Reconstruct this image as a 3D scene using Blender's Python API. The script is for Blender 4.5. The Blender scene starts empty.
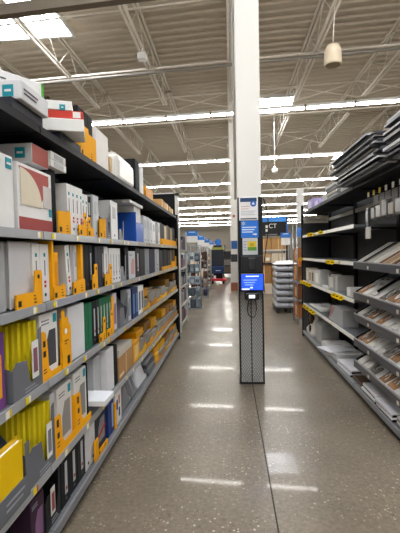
import bpy, bmesh, math, random
from mathutils import Matrix, Vector
random.seed(7)
SC = bpy.context.scene
COL = SC.collection
R = math.radians
PI = math.pi

# ------------------------------------------------------------------ camera
YAW, PIT, ROL, FPX, EYE = 4.25, 2.0, -1.15, 400.0, 1.5
CR = Matrix.Rotation(R(YAW), 3, 'Z') @ Matrix.Rotation(PI/2 - R(PIT), 3, 'X') @ Matrix.Rotation(R(ROL), 3, 'Z')
cd = bpy.data.cameras.new('camera')
cam = bpy.data.objects.new('camera', cd)
COL.objects.link(cam)
cam.matrix_world = Matrix.Translation((0, 0, EYE)) @ CR.to_4x4()
cd.sensor_fit = 'VERTICAL'
cd.sensor_height = 24.0
cd.lens = 24.0 * FPX / 533.0
cd.clip_start = 0.02
cd.clip_end = 300
SC.camera = cam

def run(u, z, X):
    """distance along the aisle of a picture column u on the shelf front x=X at height z"""
    t = CR.transposed()
    p0 = t @ Vector((X, 0, z - EYE)); p1 = t @ Vector((0, 1, 0))
    k = (u - 200) / FPX
    # (p0.x + y p1.x) = -k (p0.z + y p1.z)
    return -(p0.x + k*p0.z) / (p1.x + k*p1.z)

# ------------------------------------------------------------------ materials
def lin(h):
    h = h.lstrip('#')
    o = []
    for i in (0, 2, 4):
        c = int(h[i:i+2], 16) / 255
        o.append(c/12.92 if c <= .04045 else ((c+.055)/1.055)**2.4)
    return (*o, 1)
MATS = {}
def M(hexc, rough=.55, metal=0, emit=0, var=.10, scale=9, bump=0, key=''):
    k = (hexc, rough, metal, emit, var, scale, bump, key)
    if k in MATS: return MATS[k]
    m = bpy.data.materials.new('mat_' + hexc.lstrip('#'))
    m.use_nodes = True
    nt = m.node_tree; N = nt.nodes; L = nt.links
    b = N['Principled BSDF']
    b.inputs['Roughness'].default_value = rough
    b.inputs['Metallic'].default_value = metal
    if rough >= .5: b.inputs['Specular IOR Level'].default_value = .22
    c = lin(hexc)
    if emit:
        b.inputs['Base Color'].default_value = c
        b.inputs['Emission Color'].default_value = c
        b.inputs['Emission Strength'].default_value = emit
    else:
        tc = N.new('ShaderNodeTexCoord'); ns = N.new('ShaderNodeTexNoise')
        ns.inputs['Scale'].default_value = scale; ns.inputs['Detail'].default_value = 3
        L.new(tc.outputs['Object'], ns.inputs['Vector'])
        mx = N.new('ShaderNodeMix'); mx.data_type = 'RGBA'
        mx.inputs[6].default_value = tuple(v*(1-var) for v in c[:3]) + (1,)
        mx.inputs[7].default_value = tuple(min(1, v*(1+var)) for v in c[:3]) + (1,)
        L.new(ns.outputs['Fac'], mx.inputs[0]); L.new(mx.outputs[2], b.inputs['Base Color'])
        if bump:
            bp = N.new('ShaderNodeBump'); bp.inputs['Strength'].default_value = bump
            bp.inputs['Distance'].default_value = .01
            L.new(ns.outputs['Fac'], bp.inputs['Height']); L.new(bp.outputs['Normal'], b.inputs['Normal'])
    MATS[k] = m
    return m
WHITE, CARD, PAPER = M('#e9e8e6'), M('#d9d9db'), M('#f0f0f0', .8)
LGREY, GREY, DGREY = M('#b9babd'), M('#7d8086'), M('#4a4c52')
BLACK, CHAR = M('#101114', .75), M('#1c1e22', .7)
ORANGE, YELLOW, LEMON = M('#f4aa06', .75), M('#eab308', .7), M('#f0dc26', .55)
RED, MAROON, TEAL = M('#c0392e'), M('#9a3d3a'), M('#1b8f9e')
BLUE, NAVY, GREEN = M('#1c5fc0', .45), M('#1f3160'), M('#136b47')
KRAFT, BROWN, CREAM = M('#a9784a', .8), M('#6b4a33', .8), M('#e4d9c2', .8)
STEEL = M('#9b9c9e', .35, .6)
SHELFG = M('#6f7276', .42, .3)
BLKMET = M('#141519', .62)
WHTMET = M('#dedcd6', .4)
CHANNEL = M('#a4a6a9', .35, .2)
INK = M('#22201c', .6)
ROOF = M('#cbc1b1', .75, 0, 0, .02)
FILM = M('#f3f4f5', .14, 0, 0, .2, 14, .8, 'film')

# ------------------------------------------------------------------ mesh builder
class MB:
    """side=0: (x,y,z); side=-1/+1: (along aisle, inward depth, height) for left / right shelving"""
    def __init__(s, side=0):
        s.bm = bmesh.new(); s.m = []; s.side = side
    def mi(s, mat):
        if mat not in s.m: s.m.append(mat)
        return s.m.index(mat)
    def P(s, p):
        return Vector(p) if not s.side else Vector((s.side*p[1], p[0], p[2]))
    def hexa(s, pts, mat, bev=0, seg=1):
        v = [s.bm.verts.new(s.P(p)) for p in pts]
        i = s.mi(mat); fs = []
        for q in ((0,1,2,3), (7,6,5,4), (0,4,5,1), (1,5,6,2), (2,6,7,3), (3,7,4,0)):
            f = s.bm.faces.new([v[k] for k in q]); f.material_index = i; fs.append(f)
        if bev:
            ed = {e for f in fs for e in f.edges}
            bmesh.ops.bevel(s.bm, geom=list(ed), offset=bev, segments=seg, profile=.5, affect='EDGES')
        return s
    def box(s, lo, hi, mat, bev=0, seg=1):
        a, b, c = lo; d, e, f = hi
        return s.hexa([(a,b,c),(d,b,c),(d,e,c),(a,e,c),(a,b,f),(d,b,f),(d,e,f),(a,e,f)], mat, bev, seg)
    def prism(s, pts, a, b, mat, plane='wh'):
        """polygon in a plane extruded a..b along the third axis"""
        def q(p, t):
            return {'wh': (p[0], t, p[1]), 'dh': (t, p[0], p[1]), 'wd': (p[0], p[1], t)}[plane]
        i = s.mi(mat)
        A = [s.bm.verts.new(s.P(q(p, a))) for p in pts]; B = [s.bm.verts.new(s.P(q(p, b))) for p in pts]
        fs = [s.bm.faces.new(A), s.bm.faces.new(B[::-1])]
        n = len(pts)
        for k in range(n): fs.append(s.bm.faces.new([A[k], B[k], B[(k+1) % n], A[(k+1) % n]]))
        for f in fs: f.material_index = i
        return s
    def tube(s, pts, r, mat, n=8, r2=None, caps=True):
        P = [s.P(p) for p in pts]; i = s.mi(mat); rings = []
        for k, p in enumerate(P):
            d = (P[min(k+1, len(P)-1)] - P[max(k-1, 0)]).normalized()
            up = Vector((0, 0, 1)) if abs(d.z) < .9 else Vector((1, 0, 0))
            a = d.cross(up).normalized(); b = d.cross(a)
            rr = r if r2 is None else r + (r2-r)*k/(len(P)-1)
            rings.append([s.bm.verts.new(p + a*rr*math.cos(2*PI*j/n) + b*rr*math.sin(2*PI*j/n)) for j in range(n)])
        for A, B in zip(rings, rings[1:]):
            for j in range(n):
                f = s.bm.faces.new([A[j], A[(j+1) % n], B[(j+1) % n], B[j]]); f.material_index = i; f.smooth = True
        if caps:
            for q in (rings[0][::-1], rings[-1]):
                f = s.bm.faces.new(q); f.material_index = i
        return s
    def bar(s, a, b, t, mat):
        return s.tube([a, b], t*.7, mat, 4)
    def lathe(s, c, prof, mat, n=20):
        i = s.mi(mat); rings = []
        for r, z in prof:
            rings.append([s.bm.verts.new(Vector(c) + Vector((r*math.cos(2*PI*j/n), r*math.sin(2*PI*j/n), z))) for j in range(n)])
        for A, B in zip(rings, rings[1:]):
            for j in range(n):
                f = s.bm.faces.new([A[j], A[(j+1) % n], B[(j+1) % n], B[j]]); f.material_index = i; f.smooth = True
        for q in (rings[0][::-1], rings[-1]):
            f = s.bm.faces.new(q); f.material_index = i
        return s
    def pillow(s, lo, hi, mat, n=7, seed=0, wob=.25, flat=.25):
        """a soft bag filling the box lo..hi"""
        rg = random.Random(seed); i = s.mi(mat)
        c = [(a+b)/2 for a, b in zip(lo, hi)]; h = [(b-a)/2 for a, b in zip(lo, hi)]
        tmp = bmesh.new(); bmesh.ops.create_cube(tmp, size=2)
        bmesh.ops.subdivide_edges(tmp, edges=tmp.edges[:], cuts=n, use_grid_fill=True)
        ph = [rg.uniform(0, 6) for _ in range(4)]
        mp = {}
        for v in tmp.verts:
            x, y, z = v.co
            prof = (max(0, 1-abs(x)**4)**.4) * (max(0, 1-abs(y)**4)**.4)
            k = 1 + wob*(math.sin(5*x+ph[0])*math.sin(4*y+ph[1])*.5 + .5*math.sin(9*x+7*y+ph[2]))
            zz = -1 + (z+1)*(flat + (1-flat)*prof)*(1 if z < 0 else min(1.0, max(.3, k*.85)))
            e = 1 - .05*abs(z)
            mp[v] = s.bm.verts.new(s.P((c[0]+h[0]*x*e, c[1]+h[1]*y*e, c[2]+h[2]*zz)))
        for f in tmp.faces:
            g = s.bm.faces.new([mp[v] for v in f.verts]); g.material_index = i; g.smooth = True
        tmp.free()
        return s
    def build(s, name, parent=None, loc=(0, 0, 0), label=None):
        bmesh.ops.recalc_face_normals(s.bm, faces=s.bm.faces[:])
        me = bpy.data.meshes.new(name); s.bm.to_mesh(me); s.bm.free()
        for m in s.m: me.materials.append(m)
        o = bpy.data.objects.new(name, me); COL.objects.link(o)
        o.location = loc
        if parent: o.parent = parent
        if label: o['label'] = label
        return o

def tag(o, label, cat, group=None, kind=None):
    o['label'] = label; o['category'] = cat
    if group: o['group'] = group
    if kind: o['kind'] = kind
    return o
def thing(name, label, cat, loc, group=None, rot=None):
    o = bpy.data.objects.new(name, None); COL.objects.link(o)
    o.empty_display_size = .05
    o.location = loc
    if rot: o.rotation_euler = rot
    return tag(o, label, cat, group)
def struct(o):
    o['kind'] = 'structure'; return o
def kids(o): return [c for c in COL.objects if c.parent == o]
def dup(o, loc=None, label=None, group=None, rot=None, parent=None):
    c = o.copy(); COL.objects.link(c)
    if parent: c.parent = parent
    if loc is not None: c.location = loc
    if rot is not None: c.rotation_euler = rot
    if label: c['label'] = label
    if group: c['group'] = group
    for ch in KIDS(o): dup(ch, parent=c)
    return c
def KIDS(o):
    return list(o.children)
ORD = ['first', 'second', 'third', 'fourth', 'fifth', 'sixth', 'seventh', 'eighth', 'ninth', 'tenth', 'eleventh',
       'twelfth', 'thirteenth', 'fourteenth', 'fifteenth', 'sixteenth', 'seventeenth', 'eighteenth', 'nineteenth', 'twentieth']

# ------------------------------------------------------------------ setting
SKEW = R(-5.3)
CS, SN = math.cos(SKEW), math.sin(SKEW)
def across(y0, x, z):            # a point on a line across the store that starts at x=0, y=y0
    return (x*CS, y0 + x*SN, z)

def floor_material():
    m = bpy.data.materials.new('polished_concrete'); m.use_nodes = True
    nt = m.node_tree; N = nt.nodes; L = nt.links; b = N['Principled BSDF']
    tc = N.new('ShaderNodeTexCoord')
    def noise(scale, detail=4):
        n = N.new('ShaderNodeTexNoise'); n.inputs['Scale'].default_value = scale; n.inputs['Detail'].default_value = detail
        L.new(tc.outputs['Object'], n.inputs['Vector']); return n
    def ramp(src, p0, p1, c0, c1):
        r = N.new('ShaderNodeValToRGB'); r.color_ramp.elements[0].position = p0; r.color_ramp.elements[1].position = p1
        r.color_ramp.elements[0].color = c0; r.color_ramp.elements[1].color = c1
        L.new(src, r.inputs[0]); return r
    def mix(fac, a, b_, mode='MIX'):
        x = N.new('ShaderNodeMix'); x.data_type = 'RGBA'; x.blend_type = mode
        if fac.__class__ is float: x.inputs[0].default_value = fac
        else: L.new(fac, x.inputs[0])
        L.new(a, x.inputs[6]) if not isinstance(a, tuple) else setattr(x.inputs[6], 'default_value', a)
        L.new(b_, x.inputs[7]) if not isinstance(b_, tuple) else setattr(x.inputs[7], 'default_value', b_)
        return x.outputs[2]
    base = ramp(noise(1.3, 6).outputs['Fac'], .3, .72, lin('#6b6153'), lin('#827767'))
    fine = ramp(noise(38, 3).outputs['Fac'], .35, .7, (.72, .72, .72, 1), (1.15, 1.15, 1.15, 1))
    c = mix(.8, base.outputs[0], fine.outputs[0], 'MULTIPLY')
    patch = ramp(noise(.9, 3).outputs['Fac'], .40, .62, (.12, .12, .12, 1), (1, 1, 1, 1))
    for sc, thr, colr in ((46, .90, '#c4bba8'), (38, .85, '#504b44'), (75, .82, '#524d47'), (90, .90, '#b5a78f')):
        v = N.new('ShaderNodeTexVoronoi'); v.inputs['Scale'].default_value = sc
        L.new(tc.outputs['Object'], v.inputs['Vector'])
        sep = N.new('ShaderNodeSeparateColor'); L.new(v.outputs['Color'], sep.inputs[0])
        pick = N.new('ShaderNodeMath'); pick.operation = 'GREATER_THAN'; pick.inputs[1].default_value = thr
        L.new(sep.outputs[0], pick.inputs[0])
        near = N.new('ShaderNodeMath'); near.operation = 'LESS_THAN'; near.inputs[1].default_value = .36
        L.new(v.outputs['Distance'], near.inputs[0])
        mm = N.new('ShaderNodeMath'); mm.operation = 'MULTIPLY'; L.new(pick.outputs[0], mm.inputs[0]); L.new(near.outputs[0], mm.inputs[1])
        m2 = N.new('ShaderNodeMath'); m2.operation = 'MULTIPLY'; L.new(mm.outputs[0], m2.inputs[0]); L.new(patch.outputs[0], m2.inputs[1])
        c = mix(m2.outputs[0], c, lin(colr))
    L.new(c, b.inputs['Base Color'])
    rr = N.new('ShaderNodeMapRange'); rr.inputs[3].default_value = .26; rr.inputs[4].default_value = .38
    L.new(noise(2.2, 5).outputs['Fac'], rr.inputs[0]); L.new(rr.outputs[0], b.inputs['Roughness'])
    bp = N.new('ShaderNodeBump'); bp.inputs['Strength'].default_value = .025; bp.inputs['Distance'].default_value = .02
    L.new(noise(3.5, 2).outputs['Fac'], bp.inputs['Height']); L.new(bp.outputs['Normal'], b.inputs['Normal'])
    b.inputs['IOR'].default_value = 1.38
    b.inputs['Coat Weight'].default_value = .14; b.inputs['Coat Roughness'].default_value = .045; b.inputs['Coat IOR'].default_value = 1.45
    return m
FLOORM = floor_material()
b = MB()
JX = .236
b.box((-26, -9, -.1), (JX-.005, 76, 0), FLOORM)
b.box((JX+.005, -9, -.1), (26, 76, 0), FLOORM)
b.box((JX-.005, -9, -.1), (JX+.005, 76, -.006), M('#3a3733', .8))
struct(b.build('floor'))

# roof deck: real corrugations running across the store
ZD = 7.6
b = MB(); i = b.mi(ROOF); prev = None; y = -9.0; prof = []
while y < 80:
    prof += [(y, ZD+.05), (y+.17, ZD+.05), (y+.20, ZD), (y+.30, ZD), (y+.33, ZD+.05)]; y += .33
for (yy, zz) in prof:
    cur = [b.bm.verts.new(across(yy, x, zz)) for x in (-27, 27)]
    if prev and abs(yy - prev[2]) > 1e-6:
        f = b.bm.faces.new([prev[0], prev[1], cur[1], cur[0]]); f.material_index = i
    prev = cur + [yy]
struct(b.build('ceiling'))
wallm = M('#dcd4c6', .8, 0, 0, .04, .5)
for nm, lo, hi in (('wall_far', (-26, 76, 0), (26, 76.2, ZD)), ('wall_left', (-26.2, -9, 0), (-26, 76, ZD)), ('wall_right', (26, -9, 0), (26.2, 76, ZD))):
    struct(MB().box(lo, hi, wallm).build(nm))

# skylights in the roof deck, plus unseen glowing panes added overhead for fill light
SKYM = M('#f4f8ff', .4, 0, 22)
for k, (x0, x1, y0, y1) in enumerate(((-8.2, -4.2, 9.15, 10.9), (1.25, 2.65, 16.1, 17.8), (6.9, 8.8, 25.9, 27.5), (-.2, 1.2, 3.6, 5.4), (-2.4, -1.0, -.6, 1.2), (2.2, 3.6, -1.6, .2), (-.4, 1.0, -6.4, -4.6), (4.8, 6.2, 4.6, 6.4))):  # later entries, near and behind the camera, are the added panes
    t = struct(thing('window_%d' % (k+1), '', '', (0, 0, 0)))
    del t['label']; del t['category']
    MB().box((x0, y0, ZD-.05), (x1, y1, ZD-.02), SKYM).build('skylight_or_fill_pane', t)
    f = MB()
    for lo, hi in (((x0-.08, y0-.08), (x1+.08, y0)), ((x0-.08, y1), (x1+.08, y1+.08)), ((x0-.08, y0), (x0, y1)), ((x1, y0), (x1+.08, y1))):
        f.box((*lo, ZD-.1), (*hi, ZD+.03), WHTMET)
    f.build('skylight_or_fill_frame', t)

# roof joists (run along the aisle)
JOISTM = M('#e8e1d5', .5)
ZB = 6.7
def joist(x, y0, y1, label, detail):
    t = thing('roof_joist', label, 'joist', (x, y0, ZB), 'steel roof joists')
    n = max(3, int(round((y1-y0)/1.7)))
    st = (y1-y0)/n
    tc = MB(); bc = MB()
    for sx in (-.05, .05):
        tc.box((sx-.025, -1.0, ZD-ZB-.06), (sx+.025, y1-y0+1.0, ZD-ZB-.002), JOISTM)
        bc.box((sx-.025, 0, 0), (sx+.025, y1-y0, .06), JOISTM)
    if detail:
        tc.build('top_chord', t); bc.build('bottom_chord', t)
        w = None
        for k in range(-1, n+1):
            a, c = (0, k*st), (ZD-ZB-.04, (k+.5)*st); d = (0, (k+1)*st)
            for (za, ya), (zc, yc) in (((.03, k*st), (ZD-ZB-.04, (k+.5)*st)), ((ZD-ZB-.04, (k+.5)*st), (.03, (k+1)*st))):
                if ya < -.01 and za < .1 or yc > y1-y0+.01 and zc < .1: continue
                MB().bar((0, ya, za), (0, yc, zc), .017, JOISTM).build('web_bar', t)
    else:
        m = MB()
        for sx in (-.05, .05):
            m.box((sx-.025, 0, ZD-ZB-.06), (sx+.025, y1-y0, ZD-ZB-.002), JOISTM)
            m.box((sx-.025, 0, 0), (sx+.025, y1-y0, .06), JOISTM)
        for k in range(n):
            m.bar((0, k*st, .03), (0, (k+.5)*st, ZD-ZB-.04), .03, JOISTM)
            m.bar((0, (k+.5)*st, ZD-ZB-.04), (0, (k+1)*st, .03), .03, JOISTM)
        tc.bm.free(); bc.bm.free()
        m.build('joist_truss', t)
    return t
JXS = [-9.2, -6.9, -4.6, -2.17, .1, 2.36, 4.65, 6.95, 9.25]
JN = ['far left', 'third left', 'second left', 'first left of the column', 'directly above the column line', 'carrying the pendant speaker', 'second right', 'third right', 'far right']
for k, x in enumerate(JXS):
    if -7 <= x <= 9.3: joist(x, 4.2 - x*.0, 14.2, 'cream steel roof joist in the nearest bay, ' + JN[k] + ' in its row', True)
    joist(x, 16.0, 20.9, 'cream steel roof joist in the second bay, ' + JN[k].replace('carrying the pendant speaker', 'first right of the column') + ' in its row', True)
for k in range(10):
    x = -11.5 + 2.3*k + .04
    for a, c, w in ((22.6, 28.6, 'third'), (30.6, 43, 'fourth'), (44.5, 74, 'farthest')):
        joist(x, a, c, 'cream steel roof joist far off in the %s bay, %s from the left' % (w, ORD[k]), False)
# cross bridging and girders
def brace(y0, xs, z0, z1, label, name='joist_bracing'):
    t = thing(name, label, 'bracing', (0, y0, z0))
    MB().tube([across(0, xs[0], z1-z0), across(0, xs[-1], z1-z0)], .028, JOISTM, 6).build('rod', t)
    for a, c in zip(xs, xs[1:]):
        MB().bar(across(0, a, 0), across(0, c, z1-z0), .03, JOISTM).build('brace_bar', t)
        MB().bar(across(0, a, z1-z0), across(0, c, 0), .03, JOISTM).build('brace_bar', t)
brace(20.4, [-2.17, .1, 2.36, 4.65], 6.66, 7.3, 'crossed cream bracing rods between joist ends near the column top')
brace(15.2, [-6.9, -4.6, -2.17, .1, 2.36, 4.65, 6.95], 6.9, 7.45, 'crossed cream bracing rods across the gap after the nearest joists')
for gi, (gy, w) in enumerate(((29.6, 'nearest'), (44, 'middle'), (59, 'farthest'))):
    t = thing('roof_girder', '%s of the cream truss girders crossing the far ceiling' % w, 'girder', (0, gy, 5.9))
    MB().bar(across(0, -14, 1.5), across(0, 14, 1.5), .09, JOISTM).build('top_chord', t)
    MB().bar(across(0, -14, 0), across(0, 14, 0), .09, JOISTM).build('bottom_chord', t)
    for k in range(12):
        x = -13.8 + 2.3*k
        MB().bar(across(0, x, 1.5), across(0, x+1.15, 0), .055, JOISTM).build('web_bar', t)
        MB().bar(across(0, x+1.15, 0), across(0, x+2.3, 1.5), .055, JOISTM).build('web_bar', t)
# pipes across
def pipe(y0, x0, x1, z, r, label, m=JOISTM):
    tag(MB().tube([across(0, x0, 0), across(0, x1, 0)], r, m, 10).build('ceiling_pipe', None, (0, y0, z)), label, 'pipe')
pipe(11.1, -9, 10, 6.58, .042, 'thick conduit pipe crossing under the nearest roof joists', M('#8f8a82', .4, .3))
pipe(11.18, -9, 10, 6.72, .03, 'thin pale pipe just above the thick conduit under the joists')
pipe(8.75, -9, 10, 6.93, .022, 'thin cream pipe crossing the ceiling nearest the viewer')
pipe(14.6, -9, 10, 6.3, .02, 'thin cream rod crossing behind the nearest lit light row')
# unlit steel channel near the top left of the picture
t = thing('steel_channel', 'unlit grey-beige steel channel crossing close overhead at top left', 'beam', across(6.35, -6, 5.56))
CHM = M('#8d8377', .5)
bm_ = MB(); bm_.hexa([(0, -.09, 0), (5.2*CS, 5.2*SN-.09, 0), (5.2*CS, 5.2*SN+.05, 0), (0, .05, 0), (0, -.09, .05), (5.2*CS, 5.2*SN-.09, .05), (5.2*CS, 5.2*SN+.05, .05), (0, .05, .05)], CHM)
bm_.build('bottom_flange', t)
for q in (.6, 2.6, 4.6): MB().tube([(q*CS, q*SN-.015, .2), (q*CS, q*SN-.015, 2.06)], .008, STEEL, 6).build('hanger_rod', t)
bm_ = MB(); bm_.hexa([(0, -.03, .05), (5.2*CS, 5.2*SN-.03, .05), (5.2*CS, 5.2*SN, .05), (0, 0, .05), (0, -.03, .22), (5.2*CS, 5.2*SN-.03, .22), (5.2*CS, 5.2*SN, .22), (0, 0, .22)], CHM)
bm_.build('web', t)
# little sensor box and pendant devices
t = thing('sensor_box', 'small white box fixed under the joist left of the column', 'sensor', (-2.12, 10.2, 6.4))
MB().box((-.11, -.1, 0), (.11, .1, .17), WHITE, .02).build('body', t)
MB().tube([(0, 0, .17), (0, 0, .31)], .015, WHITE).build('stem', t)
t = thing('pendant_speaker', 'cream drum-shaped pendant hanging from the joist at upper right', 'speaker', (2.28, 8.9, 5.45))
MB().lathe((0, 0, 0), [(.10, .02), (.17, 0), (.185, .03), (.175, .28), (.14, .40), (.05, .44)], M('#dccdb4', .5)).build('shell', t)
MB().lathe((0, 0, 0), [(.155, -.006), (.16, .01)], M('#a8977f')).build('grille', t)
MB().tube([(0, 0, .43), (.05, 0, 1.25)], .012, JOISTM).build('cable', t)
t = thing('dome_camera', 'small white bell-shaped camera hanging right of the column', 'camera', (2.1, 18.4, 5.0))
MB().lathe((0, 0, 0), [(.05, 0), (.13, .05), (.14, .16), (.05, .3)], WHITE).build('housing', t)
MB().tube([(0, 0, .3), (0, 0, 2.6)], .02, WHITE).build('stem', t)

# strip lights
TUBE = M('#fffcf6', .4, 0, 58, key='lamp')
def light_proto():
    t = thing('strip_light', 'strip', 'light', (0, 0, -20), 'strip lights')
    MB().box((-.66, -.075, .045), (.66, .075, .12), WHTMET).build('housing', t)
    MB().tube([(-.65, 0, .015), (.65, 0, .015)], .029, TUBE, 8).build('lamp_tube', t)
    for sx in (-1, 1): MB().box((sx*.675-.012, -.05, -.02), (sx*.675+.012, .05, .12), M('#8c877e')).build('end_cap', t)
    return t
proto = None
rown = ['nearest lit row ahead', 'second lit row ahead', 'third lit row ahead', 'fourth lit row ahead', 'fifth lit row ahead', 'sixth lit row ahead',
        'seventh lit row ahead', 'eighth lit row ahead', 'farthest lit row ahead']
def place_light(x, y0, label):
    global proto
    loc = across(y0, x, 5.58)
    if proto is None:
        proto = light_proto(); o = proto
    else:
        o = dup(proto)
    o.location = loc; o.rotation_euler = (0, 0, SKEW)
    o['label'] = label; o['group'] = 'white strip lights, ' + label.split(' of the ')[1] if ' of the ' in label else 'white strip lights'
for r in range(9):
    y0 = 12.1 + 6.06*r
    half = (5, 6, 6, 7, 7, 7, 7, 7, 7, 7, 7)[r]
    for k in range(-half, half+1):
        place_light(.2 + k*1.375, y0, 'glowing white strip light, one of the %s' % rown[r])
for k in range(0, 6):  # unseen lamps added overhead to brighten the near shelves
    place_light(.3 + k*1.375, 6.05, 'glowing white strip light, one of the unseen row added right overhead')
for y0 in (0, -6):  # unseen lamp rows added behind the camera to light the foreground
    for k in range(-4, 5):
        place_light(.3 + k*1.375, y0, 'glowing white strip light, one of the unseen rows added behind the viewer')

# ------------------------------------------------------------------ gondola shelving
PT = [('#e8d21c', '#eceade'), ('#eceade', '#e0c22c'), ('#e8d21c', '#c9584a')]
def gondola(name, label, side, xf, y0, W, levels, depth, deck, top, back_m, tags=3, seed=0, topblack=True, chan=CHANNEL):
    """origin at the front lower near corner; w along aisle, d inward"""
    rg = random.Random(seed)
    t = thing(name, label, 'shelving', (xf, y0, 0))
    MB(side).box((0.002, depth, .02), (W-.002, depth+.02, top), back_m).build('back_panel', t)
    for w in (0, W-.03):
        u = MB(side).box((w+.001, depth-.035, 0), (w+.029, depth-.001, top), BLKMET)
        for k in range(18): u.box((w+.011, depth-.037, .15+k*.1), (w+.019, depth-.034, .18+k*.1), INK)
        u.build('upright', t)
    MB(side).box((.002, .03, 0), (W-.002, .045, deck-.04), BLKMET).build('kick_plate', t)
    MB(side).box((.002, 0, deck-.04), (W-.002, depth-.04, deck), SHELFG, .004).build('base_deck', t)
    cp = MB(side).box((.004, -.012, deck-.05), (W-.004, 0, deck-.002), M('#87898c', .4, .2)).build('price_channel', t)
    for z in levels:
        tb = topblack and z > 2
        m = BLKMET if tb else SHELFG
        s = MB(side).box((.002, .004, z-.03), (W-.002, depth-.038, z), m, .003)
        for w in (.02, W-.024):
            s.hexa([(w, .05, z-.034), (w+.004, .05, z-.034), (w+.004, depth-.04, z-.06), (w, depth-.04, z-.06),
                    (w, .05, z-.03), (w+.004, .05, z-.03), (w+.004, depth-.04, z-.03), (w, depth-.04, z-.03)], BLKMET)
        s = s.build('shelf', t)
        cm = BLKMET if tb else chan
        MB(side).hexa([(.004, -.006, z-.036), (W-.004, -.006, z-.036), (W-.004, .004, z-.036), (.004, .004, z-.036),
                       (.004, -.004, z+.004), (W-.004, -.004, z+.004), (W-.004, .004, z+.004), (.004, .004, z+.004)], cm).build('price_channel', s)
        if not tb:
            for k in range(tags):
                w = (k + rg.uniform(.2, .8))*W/tags
                w = min(w, W-.06)
                a, c = PT[rg.randrange(3)]
                g = MB(side).box((w, -.0085, z-.031), (w+.026, -.0062, z-.002), M(a, .5))
                g.box((w+.026, -.0085, z-.031), (w+.042, -.0062, z-.002), M(c, .5))
                bmesh.ops.remove_doubles(g.bm, verts=g.bm.verts[:], dist=.0002)
                g.build('price_tag', s)
    return t
LX, LD = -.905, .46
LLEV = [2.125, 1.615, 1.265, .88, .45]
LDECK = .125
seams = [.67, 1.89, 3.11, 4.33, 5.55]
for k, y in enumerate(seams):
    gondola('shelving_unit', '%s shelving bay of the long left run, with black back and grey shelves' % ('nearest', 'second', 'third', 'fourth', 'farthest')[k],
            -1, LX, y, 1.22 if k < 4 else 1.3, LLEV, LD, LDECK, 2.2, BLACK, 4, k)
# end panel at the far end of the left run
t = thing('end_panel', 'black panel closing the far end of the left shelving run', 'panel', (LX, 6.87, 0))
MB(-1).box((0, 0, 0), (.02, .5, 2.16), BLACK).build('board', t)
MB(-1).box((0, .02, 2.16), (.02, .5, 2.52), BLACK).build('upper_board', t)
MB(-1).box((.021, -.02, 0), (.05, .02, 2.16), BLKMET).build('corner_post', t)

# ------------------------------------------------------------------ item builders (side -1 left run, +1 right run)
def ctn(name, label, cat, side, x, y, z, W, D, H, body=WHITE, front=None, logo=None, bars=0, band=None, near_logo=False, edge=None, tilt=0, group=None, bev=.003, rz=0):
    t = thing(name, label, cat, (x, y, z), group, (tilt, 0, rz))
    b = MB(side).box((0, 0, 0), (W, D, H), body, bev)
    b.build('carton_body', t)
    if front: MB(side).box((.003, -.0015, .003), (W-.003, 0, H-.003), front).build('front_panel', t)
    if band: MB(side).box((.003, -.0025, .004), (W-.003, -.0005, H*.2), band).build('colour_band', t)
    if edge: MB(side).box((W, .003, .003), (W+.0015, D-.003, H-.003), edge).box((W-.012, -.0015, .003), (W, 0, H-.003), edge).build('edge_stripe', t)
    if logo:
        s = min(.045, H*.4)
        MB(side).box((W-s-.015, -.003, H-s-.012), (W-.015, -.0012, H-.012), logo).box((W-s-.008, -.0036, H-s*.62-.012), (W-.022, -.003, H-s*.42-.012), WHITE).build('logo_patch', t)
    if near_logo:
        s = min(.05, H*.6)
        MB(side).box((-.0016, .035, H-s-.02), (0, .035+s, H-.02), TEAL).box((-.0022, .045, H-s*.6-.02), (-.0016, .025+s, H-s*.4-.02), WHITE).build('logo_patch', t)
    if bars:
        p = MB(side)
        for k in range(bars):
            p.box((.02, -.0028, H*.55-k*.018), (.02+W*.5*(1-.13*(k % 3)), -.0012, H*.55-k*.018+.006), DGREY)
        p.build('print', t)
    return t
def binder(label, side, x, y, z, W, H=.29, D=.26, cov=WHITE, lab='dots', tilt=0, group=None):
    t = thing('ring_binder', label, 'binder', (x, y, z + (abs(math.sin(tilt))*W if tilt < 0 else 0)), group, (tilt, 0, 0) if tilt else None)
    c = MB(side).box((0, .004, 0), (W, .008, H), cov, .0015)
    c.box((0, .006, 0), (.003, D, H), cov).box((W-.003, .006, 0), (W, D, H), cov)
    c.build('cover', t)
    MB(side).box((.005, .02, .008), (W-.005, D-.02, H-.012), PAPER).build('page_block', t)
    if lab:
        s = MB(side); m = W/2
        if lab == 'dots':
            s.box((m-.008, .0022, H*.78), (m+.008, .004, H*.78+.018), TEAL)
            s.box((m-.003, .0022, H*.45), (m+.003, .004, H*.72), GREY)
            for q in (.32, .25): s.box((m-.009, .0022, H*q), (m+.009, .004, H*q+.013), RED)
        elif lab == 'pale':
            s.box((W*.42, .0022, H*.2), (W*.68, .004, H*.82), LGREY)
            s.box((W*.46, .001, H*.28), (W*.62, .0022, H*.34), M('#9a4a44'))
        elif lab == 'plain':
            s.box((W*.3, .0022, H*.55), (W*.7, .004, H*.85), LGREY)
        s.build('spine_label', t)
    n = MB(side)
    n.tube([(W/2, .0015, H*.12), (W/2, .006, H*.12)], min(.009, W*.25), DGREY, 10)
    n.build('finger_ring', t)
    return t
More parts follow.
